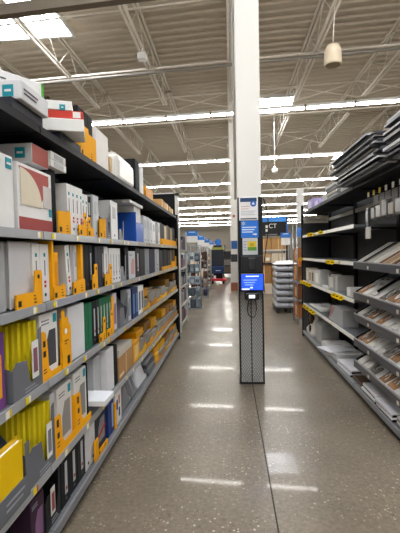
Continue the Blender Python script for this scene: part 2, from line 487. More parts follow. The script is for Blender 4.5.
def bin_(label, side, x, y, z, W, low=.06, tall=.15, tab='far', D=.22, m=ORANGE, tw=None, group=None):
    """printed corrugated display tray with an L-shaped front"""
    t = thing('display_tray', label, 'display tray', (x, y, z), group)
    tw = tw or min(.035, W*.4)
    if tab == 'far': pts = [(0, 0), (W, 0), (W, tall-.015), (W-.008, tall), (W-tw, tall), (W-tw, low+.012), (W-tw-.012, low), (0, low)]
    elif tab == 'near': pts = [(0, 0), (W, 0), (W, low), (tw+.012, low), (tw, low+.012), (tw, tall), (.008, tall), (0, tall-.015)]
    else: pts = [(0, 0), (W, 0), (W, tall), (0, tall)]
    MB(side).prism(pts, 0, .004, m).build('front_panel', t)
    b = MB(side).box((0, .004, 0), (W, D, .003), m).box((0, .004, .003), (.003, D, low), m).box((W-.003, .004, .003), (W, D, low), m)
    b.box((0, D-.003, .003), (W, D, low), m)
    b.build('tray_base', t)
    p = MB(side)
    s = min(.026, W*.3, low*.55)
    p.box((.008, -.0012, .012), (.008+s, 0, .012+s), INK)
    if W > .12:
        for k in range(3): p.box((W*.62, -.0012, .014+k*.016), (W*.62+.03-.006*k, 0, .018+k*.016), INK)
    if tall > low+.04:
        c = (W-tw/2) if tab == 'far' else (tw/2 if tab == 'near' else W/2)
        q = [(c+min(.011, tw*.35)*math.cos(a*PI/5), tall-.03+min(.011, tw*.35)*math.sin(a*PI/5)) for a in range(10)]
        p.prism(q, -.0012, 0, INK)
    p.build('print', t)
    return t
def slab(name, label, cat, side, x, y, z, W, D, H, m, tilt=0, group=None, strip=None, roty=0, bev=.002):
    """plain flat goods: body plus a face strip"""
    t = thing(name, label, cat, (x, y, z), group, (tilt, 0, roty) if (tilt or roty) else None)
    MB(side).box((0, 0, 0), (W, D, H), m, bev).build('body', t)
    if strip:
        MB(side).box((W*.2, -.0015, H*.15), (W*.8, 0, H*.8), strip).build('label_strip', t)
    return t
def folder(label, side, x, y, z, W, D, H, m, group=None, tilt=0):
    t = thing('file_folder', label, 'folder', (x, y, z), group, (tilt, 0, 0) if tilt else None)
    MB(side).box((0, 0, 0), (.0012, D, H), m).box((.0012, 0, 0), (W, .0012, H), m).build('cover', t)
    MB(side).box((W-.0012, .004, 0), (W, D, H-.006), m).box((W-.0012, D*.3, H-.006), (W, D*.6, H+.008), m).build('tabbed_leaf', t)
    return t
def holder(label, side, x, y, z, W, D, H, m=GREY, name='folder_holder', group=None, cutm=None):
    """file holder: tall back, sloping sides, low front with a curved scoop"""
    t = thing(name, label, 'file holder', (x, y, z), group)
    b = MB(side)
    b.box((0, 0, 0), (W, D, .003), m)
    side_pts = [(0, .003), (D, .003), (D, H), (D*.55, H), (D*.2, H*.62), (0, H*.55)]
    for w in (0, W-.003): b.prism(side_pts, w, w+.003, m, 'dh')
    b.build('side_walls', t)
    MB(side).prism([(0, .003), (W, .003), (W, H*1.12), (W*.9, H*1.08), (W*.84, H*.5), (W*.66, H*.2), (W*.55, H*.2), (W*.45, H*.62), (W*.12, H*.66), (0, H*.55)], -.003, 0, cutm or m).build('front_panel', t)
    p = MB(side)
    for k in range(2): p.box((W*.35, -.0042, H*(.05+.06*k)), (W*(.8-.1*k), -.003, H*(.05+.06*k)+.006), M('#93959a'))
    p.build('print', t)
    return t
def pack(label, side, x, y, z, W, D, H, frame=WHITE, pic=DGREY, corner=True, logo=True, tilt=0, group=None, tray=ORANGE):
    """boxed product: white front with a printed picture"""
    t = thing('boxed_product', label, 'box', (x, y, z), group, (tilt, 0, 0) if tilt else None)
    MB(side).box((0, 0, 0), (W, D, H), frame, .003).build('carton_body', t)
    MB(side).prism([(W*.28, H*.16), (W*.86, H*.16), (W*.86, H*.72), (W*.5, H*.72), (W*.3, H*.5)], -.0015, 0, pic).build('printed_picture', t)
    if logo: MB(side).box((W*.74, -.0016, H*.82), (W*.93, 0, H*.96), TEAL).build('logo_patch', t)
    p = MB(side)
    for k in range(2): p.box((W*.1, -.0014, H*(.88-.05*k)), (W*.5, 0, H*(.88-.05*k)+.006), GREY)
    if corner: p.box((W*.12, -.0014, H*.5), (W*.2, 0, H*.55), RED)
    p.build('print', t)
    return t
def bars(mb, x0, x1, z0, n, step, h, m, y=-.003):
    for k in range(n): mb.box((x0, y, z0-k*step), (x1-(x1-x0)*.12*(k % 3), 0, z0-k*step+h), m)
    return mb
# ================================================================== LEFT RUN
XI = -.925
Z6, Z5, Z4, Z3, Z2, Z1 = 2.1265, 1.6165, 1.2665, .8815, .4515, .1265
def Y(u, z, X=XI): return run(u, z, X)
def span(u0, u1, z): a, c = Y(u0, z), Y(u1, z); return a, c - a - .003

# ---- top shelf
slab('flat_dark_carton', 'flat dark carton under the long white carton at top left', 'box', -1, -.90, 1.64, Z6, .28, .40, .046, M('#2a2d36'))
ctn('carton', 'long white carton with teal logo, near end of the top left shelf', 'box', -1, -.875, 1.675, Z6+.047, .255, .40, .082, CARD, None, None, 2, near_logo=True)
ctn('carton', 'slanting white carton with green end, topmost at the near top left', 'box', -1, -1.128, 1.592, Z6+.130, .41, .20, .085, WHITE, None, None, 3, edge=M('#4fa83d'), rz=R(-34.5))
slab('flat_dark_carton', 'flat dark carton under the green-edged white carton, top left shelf', 'box', -1, -.905, 2.14, Z6, .3, .3, .047, M('#22242c'))
ctn('carton', 'white carton with green edge under the red carton, top left shelf', 'box', -1, -.785, 2.17, Z6+.048, .22, .34, .068, WHITE, None, None, 0, edge=M('#4fa83d'), rz=R(19))
c_ = ctn('carton', 'red and white carton lying on the green-edged white carton', 'box', -1, -.79, 2.18, Z6+.117, .2, .32, .045, RED, None, None, 0, rz=R(19))
MB(-1).box((-.0018, .015, .008), (0, .055, .04), WHITE).build('white_patch', c_)
MB(-1).box((-.0016, .2, .015), (0, .3, .033), M('#f4d4cc')).build('pale_lettering', c_)
c_ = ctn('carton', 'small white carton with orange disc, topmost of the red stack', 'box', -1, -.845, 2.16, Z6+.163, .16, .26, .05, WHITE, None, None, 0, near_logo=True, rz=R(19))
MB(-1).tube([(-.003, .16, .03), (0, .16, .03)], .022, M('#e8772e'), 14).build('orange_disc', c_)
y0 = 2.47
for k in range(3):
    binder('black ring binder standing behind the orange tray on the top left shelf, %s of three' % ('nearest', 'middle', 'farthest')[k], -1, -.93, y0+.01+k*.09, Z6+.004, .085, .31, .26, BLACK, None)
bin_('orange display tray holding the black binders on the top left shelf', -1, -.915, y0, Z6, .29, .17, .20, 'near', .27, ORANGE, .14)
ctn('carton', 'tall white carton beyond the black binders on the top left shelf', 'box', -1, -.93, 2.80, Z6, .29, .28, .28, M('#e6e1da'), None, None, 0)
slab('cardboard_box', 'slim tan box against the tall white carton on the top left shelf', 'box', -1, -.92, 3.1, Z6, .05, .25, .14, M('#c9a878'))
t = thing('storage_tote', 'big rounded off-white storage tote on the top left shelf', 'tote', (-.93, 3.36, Z6))
MB(-1).box((0, 0, 0), (.6, .38, .24), M('#dcd8d2', .35), .05, 3).build('tote_body', t)
MB(-1).box((.03, .03, .235), (.57, .35, .25), M('#e8e5e0', .35), .006, 2).build('lid', t)
slab('binder_box', 'tall black box beside the off-white tote on the top left shelf', 'box', -1, -.93, 3.99, Z6, .17, .3, .33, BLACK, strip=CHAR)
ctn('carton', 'narrow tall white carton beyond the black box on the top left shelf', 'box', -1, -.93, 4.2, Z6, .16, .3, .31, WHITE)
slab('orange_carton', 'small orange box near the far end of the top left shelf', 'box', -1, -.93, 4.5, Z6, .42, .25, .14, M('#e0961a'))
for k, (u, h, c) in enumerate(((162, .13, '#c89a5c'), (164.5, .12, '#b98b50'), (167, .12, '#d8b27a'), (169.5, .11, '#b48a4c'), (172, .10, '#caa468'))):
    a = Y(u, Z6)
    slab('tan_carton', 'small tan box at the far end of the top left shelf, %s of five' % ORD[k], 'box', -1, -.93, a, Z6, .17, .2, h, M(c), group='tan boxes at the far end of the top shelf')

# ---- second shelf down (white cartons, binders, blue magazine file)
S5 = 'on the second left shelf'
ctn('carton', 'white carton with teal logo at the near end of the second left shelf', 'box', -1, XI, 1.45, Z5, .225, .32, .31, WHITE, None, TEAL, 0)
t = ctn('carton', 'white carton with red band and cream fan picture on the second left shelf', 'box', -1, XI+.005, 1.70, Z5, .335, .32, .30, WHITE, None, None, 3, band=MAROON)
q = [(.02+.20*math.cos(a*PI/2/12), .115+.165*math.sin(a*PI/2/12)) for a in range(13)] + [(.02, .115)]
MB(-1).prism([(.012, .285), (.30, .285), (.30, .235), (.20, .12), (.12, .12)], -.0012, 0, M('#a9483f')).build('red_panel', t)
MB(-1).prism(q, -.003, -.0013, CREAM).build('fan_picture', t)
MB(-1).box((.235, -.003, .12), (.325, -.0013, .23), M('#cfc8c4')).box((.295, -.0026, .08), (.325, -.0013, .12), TEAL).build('printed_picture', t)
t = ctn('carton', 'grey-white carton with red flowered end lying on the two white cartons', 'box', -1, XI-.01, 1.87, Z5+.331, .17, .4, .095, M('#cfcdcd'), M('#a5493f'), None, 0, near_logo=True)
slab('literature_tray', 'lower white letter tray lying on top of the black file box', 'tray', -1, XI, 2.05, Z5+.352, .2, .3, .04, WHITE, strip=LGREY)
slab('literature_tray', 'upper white letter tray lying on the lower letter tray', 'tray', -1, XI, 2.055, Z5+.394, .19, .3, .04, WHITE, strip=LGREY)
slab('file_box', 'black file box between the red carton and the white binders', 'box', -1, XI-.03, 2.05, Z5, .115, .28, .35, BLACK)
bin_('orange display tray in front of the black file box', -1, -.908, 2.09, Z5, .16, .125, .135, 'far', .012, ORANGE)
a, w = span(66, 82, Z5)
for k in range(4): binder('white ring binder with red spine dots, %s of the four %s' % (ORD[k], S5), -1, XI, max(a, 2.255)+k*.062, Z5+.004, .06, .295)
for k in range(2): binder('slightly shorter white ring binder after the four %s, %s one' % (S5, ('nearer', 'farther')[k]), -1, XI-.012, 2.515+k*.058, Z5+.004, .056, .275)
bin_('orange display tray with tall far tab under the four white binders', -1, -.912, 2.40, Z5, .12, .07, .15, 'far', .012, ORANGE, .045)
bin_('orange display tray under the two shorter white binders', -1, -.912, 2.545, Z5, .11, .06, .13, 'near', .012, ORANGE, .05)
binder('black ring binder after the shorter white binders %s' % S5, -1, XI-.02, 2.64, Z5, .075, .28, cov=CHAR, lab='plain')
binder('pale grey ring binder beyond the black one %s' % S5, -1, XI-.01, 2.725, Z5, .12, .3, cov=M('#c9cdd0'), lab='plain')
bin_('small orange display tray in front of the pale grey binder', -1, -.915, 2.80, Z5, .13, .14, .15, 'far', .012, ORANGE)
holder('grey literature holder beside the tall white binder %s' % S5, -1, XI, 2.945, Z5, .14, .26, .24, M('#6a6d73'))
binder('tall white ring binder just before the blue magazine file', -1, XI, 3.10, Z5, .2, .31, cov=WHITE, lab='plain')
holder('short grey mesh holder at the foot of the tall white binder', -1, XI, 3.32, Z5, .14, .2, .15, M('#85888e'), 'desk_organizer')
t = thing('magazine_file', 'blue magazine file filled with white paper %s' % S5, 'magazine file', (XI, 3.95, Z5))
bl = M('#1c55b8', .4)
sp = [(0, .004), (.30, .004), (.30, .30), (.16, .30), (0, .2)]
for w0 in (0, .316): MB(-1).prism(sp, w0, w0+.004, bl, 'dh').build('side_panel', t)
MB(-1).box((0, 0, 0), (.32, .30, .004), bl).box((.004, 0, .004), (.316, .004, .20), bl).box((.004, .296, .004), (.316, .30, .30), bl).build('tray_body', t)
MB(-1).box((.02, -.001, .03), (.15, 0, .12), M('#5b7fd0')).build('label_strip', t)
# near-side board is the full height in the photograph
MB(-1).prism([(0, .004), (.30, .004), (.30, .30), (0, .30)], -.004, 0, bl, 'dh').build('side_panel', t)
for k in range(6):
    slab('paper_ream', 'white paper bundle standing in the blue magazine file, %s from the near side' % ORD[k], 'paper', -1, XI-.02, 3.965+k*.048, Z5+.005, .044, .255, .36, M(('#f1f0ec', '#e4e2dc')[k % 2], .8), group='paper bundles in the blue magazine file')
slab('literature_tray', 'flat white letter tray resting on the papers above the blue file', 'tray', -1, XI, 3.72, Z5+.3665, .56, .30, .03, M('#d6d6d6'))
ys = [(144.5, 147.5, .30, '#d5d6da', 'plain'), (147.5, 150.5, .30, '#c7c9d2', 'plain'), (150.5, 153, .29, '#dadbde', 'plain'), (153, 156, .28, '#f0efec', 'plain'), (156, 158.5, .29, '#8d8f94', 'pale'), (158.5, 160.5, .29, '#e4e2df', 'plain')]
for k, (u0, u1, h, c, l) in enumerate(ys):
    a, w = span(u0, u1, Z5)
    binder('wide %s binder in the row right after the blue magazine file, %s one' % ('grey' if c == '#8d8f94' else 'pale', ORD[k]), -1, XI, a, Z5, w, h, cov=M(c), lab=l)
a, w = span(160.8, 176.5, Z5)
bin_('long orange display tray at the far end of the second left shelf', -1, -.91, a, Z5, w, .085, .13, 'far', .3, ORANGE, .15)
cs = ['#15161a', '#1c1d21', '#d8c6a4', '#6b5a40', '#2c2d33', '#b39a6c', '#3a3b40', '#55565c']
for k, c in enumerate(cs):
    binder('slim %s binder standing in the far orange tray, %s from its near end' % ('tan' if c in ('#d8c6a4', '#b39a6c', '#6b5a40') else 'dark', ORD[k]), -1, XI-.01, a+.02+k*(w-.04)/8, Z5+.004, (w-.06)/8-.01, .3-.01*(k % 3), cov=M(c), lab=None)

# ---- third shelf down (binder shelf with L-shaped trays)
S4 = 'on the third left shelf'
binder('grey ring binder at the very near end of the third left shelf', -1, XI-.01, 1.42, Z4+.004, .19, .29, cov=M('#a6a7aa'), lab=None)
t = thing('ring_binder', 'large pale grey binder facing front behind the L-shaped orange tray', 'binder', (XI-.01, 1.635, Z4+.004))
MB(-1).box((0, 0, 0), (.265, .008, .295), M('#cfcfd1', .45), .003).build('cover', t)
MB(-1).box((.01, .008, .005), (.255, .045, .285), PAPER).box((0, .045, 0), (.265, .052, .295), M('#cfcfd1', .45)).build('page_block', t)
bin_('L-shaped orange display tray with black emblem at the near end of the third left shelf', -1, -.91, 1.645, Z4, .235, .065, .165, 'far', .012, ORANGE, .075)
a = Y(34.5, Z4)
binder('white ring binder with red spine dots right behind the tall tab of the L-shaped tray', -1, XI, a, Z4+.002, .075, .29)
binder('second white ring binder with red spine dots behind the L-shaped tray', -1, XI, a+.078, Z4+.002, .095, .29)
a = Y(51.5, Z4)
slab('divider_set', 'slim orange divider pack standing on edge on the third left shelf', 'divider', -1, -.915, a, Z4, .022, .25, .31, ORANGE)
slab('divider_set', 'taller orange divider pack with black print on the third left shelf', 'divider', -1, -.915, a+.025, Z4, .048, .25, .25, ORANGE, strip=M('#d98f0c'))
bin_('orange display tray under the orange dividers on the third left shelf', -1, -.908, 2.005, Z4, .145, .07, .075, 'far', .006, ORANGE)
slab('brown_board', 'dark brown board leaning behind the orange dividers', 'board', -1, XI-.02, a+.078, Z4, .05, .25, .2, BROWN)
binder('white ring binder leaning over in the gap on the third left shelf', -1, XI, 2.235, Z4+.004, .06, .285, tilt=R(7))
binder('pale grey binder after the leaning white one', -1, XI-.01, 2.30, Z4+.003, .05, .29, cov=M('#b5b7ba'), lab='plain')
binder('white binder between the pale grey one and an orange divider', -1, XI-.01, 2.353, Z4+.003, .05, .29, cov=M('#dcdcde'), lab='plain')
slab('divider_set', 'slim orange divider pack before the black binders on the third left shelf', 'divider', -1, -.915, 2.408, Z4+.003, .035, .25, .295, ORANGE)
bin_('orange display tray with rounded tab and black emblem under the pale binders', -1, -.908, 2.265, Z4, .185, .075, .085, 'far', .008, ORANGE, .13)
a = 2.452
for k in range(3):
    binder('black ring binder, %s of the three beside the pale binders on the third left shelf' % ORD[k], -1, XI, a+k*.067, Z4+.003, .064, .295, cov=CHAR, lab='pale' if k == 2 else None)
bin_('orange display tray with tall tab at the end of the three black binders', -1, -.91, 2.60, Z4, .10, .10, .17, 'far', .008, ORANGE, .06)
for k in range(3):
    binder('dark slate ring binder, %s of three after the three black binders' % ORD[k], -1, XI, 2.71+k*.066, Z4+.003, .063, .29, cov=M('#2e323a'), lab='pale' if k == 2 else None)
binder('white binder with blue spine patch after the dark slate binders', -1, XI, 2.91, Z4+.003, .09, .29, cov=WHITE, lab='pale')
bin_('orange stepped display tray under the white binder with blue patch', -1, -.91, 2.87, Z4, .17, .09, .16, 'far', .008, ORANGE, .06)
for k in range(4):
    a, w = span(110.5+k*2.7, 113.2+k*2.7, Z4)
    binder('white ring binder, %s of four before the grey organiser, third left shelf' % ORD[k], -1, XI, a, Z4+.003, w, .28, lab='pale')
holder('grey literature organiser after the four white binders on the third left shelf', -1, XI, Y(120.5, Z4)+.02, Z4, .16, .22, .2, M('#8b8e93'), 'desk_organizer')
binder('black binder after the grey organiser on the third left shelf', -1, XI, Y(125, Z4)+.03, Z4, .13, .3, cov=BLACK, lab=None)
pack('clear front folder pack with pink and white picture on the third left shelf', -1, XI, Y(129.3, Z4), Z4, .25, .1, .26, M('#c9ccd0'), M('#c59a94'), False, False)
for k, (u0, u1, c, nm) in enumerate(((136.4, 140.5, '#141519', 'black'), (140.7, 145.3, '#1d1f24', 'black'), (145.6, 150, '#8a8e94', 'grey'), (150.3, 155.3, '#1b2440', 'navy'), (155.6, 159.8, '#a5a8ac', 'light grey'), (160.1, 163.5, '#2a3138', 'slate'), (163.8, 167.5, '#101114', 'black'), (167.8, 171, '#17181b', 'black'))):
    a, w = span(u0, u1, Z4)
    binder('%s binder, third left shelf, %s in the row beyond the pink picture pack' % (nm, ORD[k]), -1, XI, a, Z4, w, .29-.01*(k % 2), cov=M(c), lab='pale' if k in (0, 4) else None)
a, w = span(171.5, 177.5, Z4)
bin_('orange tray at the far end of the third left shelf', -1, -.92, a, Z4, w, .1, .18, 'far', .3, ORANGE, .3)
for k in range(3):
    slab('tan_folder_pack', 'tan upright pack in the far orange tray of the third left shelf, %s one' % ORD[k], 'pack', -1, XI-.02, a+.03+k*.22, Z4+.004, .16, .22, .29, M(('#8f7a50', '#4b443a', '#b08d4c')[k]))
bin_('low orange tray lying before the dark binders on the third left shelf', -1, -.912, Y(161, Z4), Z4, .9, .04, .05, 'flat', .012, M('#d99a1c'))

# ---- fourth shelf (yellow folders, white cartons, green binders)
S3 = 'on the fourth left shelf'
pack('purple and orange pack at the near end of the fourth left shelf', -1, XI, 1.36, Z3, .2, .2, .31, M('#6d3f7e'), M('#e9a21a'), False, False)
H_ = holder('grey folder holder full of yellow folders on the fourth left shelf', -1, -.91, 1.585, Z3, .26, .27, .25, M('#6c6f75'))
for k in range(9):
    folder('yellow file folder in the grey holder on the fourth left shelf', -1, -.925-(8-k)*.012, 1.592+k*.027, Z3+.004, .022, .20, .305+.003*(k % 3), M('#f6e22a', .6) if k % 2 else M('#e8d21c', .6), 'yellow folders in the upper grey holder')
slab('picture_card', 'small printed card at the front of the yellow folders on the fourth left shelf', 'card', -1, -.899, 1.735, Z3+.06, .06, .002, .17, M('#e6e4df'), strip=M('#8a5a63'))
t = pack('white boxed product with dark grey picture in an orange corner tray', -1, XI, 1.865, Z3+.004, .20, .05, .325)
t2 = thing('display_tray', 'orange corner tray around the white box with the dark grey picture', 'display tray', (-.912, 1.852, Z3))
MB(-1).prism([(0, 0), (.225, 0), (.225, .03), (.10, .03), (.075, .06), (.062, .19), (.05, .235), (.02, .25), (0, .235)], 0, .004, ORANGE).build('front_panel', t2)
MB(-1).box((0, .004, 0), (.225, .07, .003), ORANGE).build('tray_base', t2)
MB(-1).box((.018, -.001, .17), (.042, 0, .20), INK).box((.018, -.001, .12), (.045, 0, .15), INK).build('symbol_print', t2)
MB(-1).box((.015, -.001, .04), (.05, 0, .045), INK).box((.015, -.001, .055), (.045, 0, .06), INK).build('lettering', t2)
slab('divider_set', 'tall orange divider board with a white ring mark on the fourth left shelf', 'divider', -1, -.915, 2.085, Z3, .105, .01, .27, ORANGE)
t = thing('display_tray', 'orange tray front with rounded top and dark emblem beside the big white carton', 'display tray', (-.908, 2.083, Z3))
MB(-1).prism([(0, 0), (.12, 0), (.12, .22), (.10, .24), (.045, .27), (.04, .31), (.02, .32), (0, .31)], 0, .004, ORANGE).build('front_panel', t)
MB(-1).tube([(.05, -.001, .2), (.05, 0, .2)], .016, WHITE, 14).box((.06, -.001, .015), (.095, 0, .06), INK).box((.03, -.001, .145), (.08, 0, .15), INK).box((.03, -.001, .13), (.06, 0, .135), INK).build('print', t)
ctn('carton', 'big plain white carton beside the green binders on the fourth left shelf', 'box', -1, XI, 2.21, Z3, .25, .3, .32, M('#dfe0e3'), None, None, 0)
a = 2.475
for k, (w, c, nm) in enumerate(((.07, GREEN, 'green'), (.07, GREEN, 'green'), (.085, CHAR, 'black'), (.07, M('#1a1c22'), 'black'), (.07, GREEN, 'green'), (.07, GREEN, 'green'), (.07, GREEN, 'green'), (.075, GREEN, 'green'))):
    binder('%s ring binder, %s from the big white carton on the fourth left shelf' % (nm, ORD[k]), -1, XI, a, Z3+.003, w-.003, .30, cov=c, lab='pale' if k >= 2 else None); a += w
bin_('orange stepped tray under the green binders, nearer of two', -1, -.908, 2.70, Z3, .14, .06, .17, 'far', .008, ORANGE, .05)
bin_('orange stepped tray under the green binders, farther of two', -1, -.908, 2.88, Z3, .14, .06, .19, 'far', .008, ORANGE, .05)
slab('divider_set', 'slim orange divider pack just after the green binders', 'divider', -1, XI, 3.06, Z3, .05, .25, .28, ORANGE)
pack('mauve and white wallet pack after the green binders', -1, XI-.02, 3.12, Z3, .14, .1, .30, M('#d7cdd6'), M('#9a7c96'), False, False)
holder('grey document holder before the navy packs on the fourth left shelf', -1, XI, 3.17+.1, Z3, .28, .2, .25, M('#75787f'))
pack('clear wallet pack standing in front of the navy packs on the fourth left shelf', -1, XI-.01, 3.56, Z3, .14, .06, .29, M('#c3c6ca'), M('#8f959b'), False, False)
for k in range(2): slab('wallet_pack', 'navy wallet pack on the fourth left shelf, %s of the pair' % ('nearer', 'farther')[k], 'pack', -1, XI, 3.72+k*.12, Z3, .11, .2, .29, NAVY, strip=M('#5d7cab'))
for k in range(2): slab('wallet_pack', 'white wallet pack with dark print beside the navy packs, %s of the pair' % ('nearer', 'farther')[k], 'pack', -1, XI, 3.97+k*.12, Z3, .11, .2, .29, WHITE, strip=M('#596274'))
def yellow_run(z, u0, u1, n, hmax, phrase, seed, extra):
    rg = random.Random(seed)
    a0, a1 = Y(u0, z), Y(u1, z); st = (a1-a0)/n; nf = 0
    for k in range(n):
        a = a0 + k*st
        h = hmax*rg.uniform(.35, .55)
        t = thing('envelope_carton', 'yellow open-front envelope carton, %s from the near end, %s' % (ORD[k], phrase), 'box', (XI, a, z), 'envelope cartons ' + phrase)
        W = st-.012; D = .3; col = M(('#dc9a06', '#c4820c', '#e6ae18')[rg.randrange(3)])
        b = MB(-1).box((0, 0, 0), (W, D, .004), col)
        b.box((0, D-.004, .004), (W, D, h), col)
        for w in (0, W-.004): b.prism([(0, .004), (D-.004, .004), (D-.004, h), (.08, h), (0, h*.45)], w, w+.004, col, 'dh')
        b.build('tray_body', t)
        MB(-1).prism([(0, .004), (W, .004), (W, h*.45), (W*.7, h*.45), (W*.6, h*.3), (0, h*.3)], -.003, 0, col).build('front_panel', t)
        e = MB(-1)
        for j in range(6): e.box((.01, .012+j*.045, .005), (W-.01, .012+j*.045+.035, h*rg.uniform(.8, 1.15)), M(('#8d8a84', '#b9a680', '#55534f')[j % 3], .8))
        e.build('envelopes', t)
        if extra and rg.random() < .8:
            slab('flat_carton', 'shallow tan carton atop others, %s from near end, %s' % (ORD[nf], phrase), 'box', -1, XI-.02, a+.02, z+h*1.16+.002, W-.03, .25, hmax*rg.uniform(.2, .32), M(('#d09208', '#8d6428', '#e0a410')[rg.randrange(3)]), group='flat cartons ' + phrase); nf += 1
yellow_run(Z3, 142.7, 177.5, 7, .31, 'far end of fourth left shelf', 3, True)

# ---- fifth shelf (near yellow folder, white cartons, brown box)
S2 = 'on the fifth left shelf'
t = thing('file_folder', 'big bright yellow folder at the near end of the fifth left shelf', 'folder', (-.90, 1.44, Z2+.012))
MB(-1).box((0, 0, 0), (.185, .004, .255), M('#f2c500', .5), .001).box((0, .004, 0), (.185, .02, .003), M('#f2c500', .5)).box((0, .02, 0), (.185, .024, .27), M('#e0b400', .5)).build('cover', t)
MB(-1).box((.005, .006, .004), (.18, .018, .25), PAPER).build('page_block', t)
t = thing('low_holder', 'low grey holder front with pale lettering below the bright yellow folder', 'file holder', (-.893, 1.42, Z2))
MB(-1).box((0, 0, 0), (.25, .004, .10), M('#66696f')).box((0, .004, 0), (.25, .06, .003), M('#66696f')).box((.215, -.001, .10), (.25, .003, .24), M('#66696f')).build('front_panel', t)
bars(MB(-1), .06, .2, .06, 2, .025, .008, M('#93959a'), -.002).build('print', t)
holder('grey folder holder of yellow folders behind the bright yellow folder', -1, -.908, 1.69, Z2, .26, .27, .27, M('#66696f'))
for k in range(9):
    folder('yellow file folder in the lower grey holder %s' % S2, -1, -.92-(8-k)*.012, 1.70+k*.027, Z2+.004, .022, .20, .31+.003*(k % 3), M('#f2de28', .6) if k % 2 else M('#e2cc1c', .6), 'yellow folders in the lower grey holder')
slab('picture_card', 'small printed card at the front of the lower yellow folders', 'card', -1, -.896, 1.845, Z2+.06, .055, .002, .17, M('#e6e4df'), strip=M('#7d7f84'))
ctn('carton', 'pale grey carton behind the first orange tray %s' % S2, 'box', -1, XI-.01, 1.97, Z2+.004, .055, .2, .325, M('#c4c5c9'))
pack('white boxed product with grey fan picture, beside the pale grey carton', -1, XI, 2.032, Z2+.004, .19, .08, .33, M('#d9d5d0'), M('#8f8a86'))
pack('white boxed product with grey fan picture, beside the thin black board', -1, XI, 2.26, Z2+.004, .20, .08, .345, M('#dcdad6'), M('#85827f'))
slab('black_board', 'thin black board at the far side of the farther white boxed product', 'board', -1, XI+.004, 2.463, Z2+.004, .014, .1, .355, BLACK)
def cornertray(y, label, W, wt, hh):
    t2 = thing('display_tray', label, 'display tray', (-.905, y, Z2))
    MB(-1).prism([(0, 0), (W, 0), (W, .045), (wt+.03, .045), (wt, .08), (wt-.01, hh-.02), (wt-.02, hh), (0, hh)], 0, .004, ORANGE).build('front_panel', t2)
    MB(-1).box((0, .004, 0), (W, .14, .003), ORANGE).box((0, .004, .003), (.003, .14, hh), ORANGE).build('tray_base', t2)
    MB(-1).box((.02, -.001, hh-.06), (.045, 0, hh-.02), INK).box((.025, -.001, hh-.12), (.05, 0, hh-.09), INK).box((.02, -.001, .05), (.05, 0, .055), INK).box((.02, -.001, .07), (.05, 0, .075), INK).build('print', t2)
cornertray(1.955, 'orange tray with black symbols, nearer of two under the grey fan boxes', .275, .085, .215)
cornertray(2.235, 'orange tray with black symbols, farther of two under the grey fan boxes', .245, .085, .235)
slab('grey_carton', 'dark grey low carton beyond the grey fan boxes %s' % S2, 'box', -1, XI-.15, 2.50, Z2, .22, .2, .06, M('#5d6066'))
t = slab('white_pack', 'flat white pack jutting over the edge of the fifth left shelf', 'pack', -1, -.82, 2.50, Z2+.065, .20, .34, .035, M('#eef0f4', .4))
ctn('carton', 'white carton after the flat white pack, nearer of two', 'box', -1, XI-.05, 2.74, Z2, .15, .3, .31, M('#c9cacd'))
ctn('carton', 'white carton with creased sides, farther of two after the flat white pack', 'box', -1, XI, 2.895, Z2, .17, .3, .33, M('#e0e0e2'))
slab('black_box', 'narrow black box between the white carton and the brown carton', 'box', -1, XI, 3.075, Z2, .09, .3, .32, BLACK)
t = thing('cardboard_carton', 'brown cardboard carton standing on the fifth left shelf', 'box', (XI, 3.2, Z2))
MB(-1).box((0, 0, 0), (.48, .3, .19), M('#b08658', .8), .003).build('carton_body', t)
MB(-1).box((.22, -.001, .002), (.26, 0, .188), M('#c79f70', .5)).build('tape', t)
MB(-1).box((.02, -.001, .02), (.16, 0, .045), M('#e7c79a')).build('label_strip', t)
slab('flat_carton', 'flat white carton lying on the brown cardboard carton', 'box', -1, XI, 3.22, Z2+.1905, .44, .28, .06, M('#c7bfb2'))
slab('orange_carton', 'orange carton right after the brown cardboard carton', 'box', -1, XI, 3.70, Z2, .26, .28, .2, M('#dd9c14'), strip=M('#e8c27a'))
yellow_run(Z2, 138.2, 177.5, 8, .33, 'far half of fifth left shelf', 5, True)

# ---- bottom deck
S1 = 'on the left bottom deck'
pack('dark purple folder pack at the near end of the left bottom deck', -1, XI, 1.72, Z1, .13, .1, .24, M('#3a2436'), M('#7d5c7e'), False, False)
holder('black folder holder with printed card on the left bottom deck', -1, XI, 1.86, Z1, .17, .25, .27, M('#1d1e21'), cutm=M('#232427'))
slab('picture_card', 'printed card on the front of the black folder holder', 'card', -1, -.916, 1.905, Z1+.06, .05, .003, .14, M('#cfcdc8'), strip=M('#8f4a44'))
for k in range(3):
    binder('thick black ring binder, %s of three on the left bottom deck' % ORD[k], -1, XI+(0 if k else .005), 2.045+k*.125, Z1, .118, .285, cov=CHAR if k < 2 else M('#1f2023'), lab='pale')
for k in range(2):
    binder('white binder with dark photo spine after the black binders, %s of two' % ('nearer', 'farther')[k], -1, XI, 2.425+k*.09, Z1, .085, .29, cov=M('#d8d8da'), lab=None)
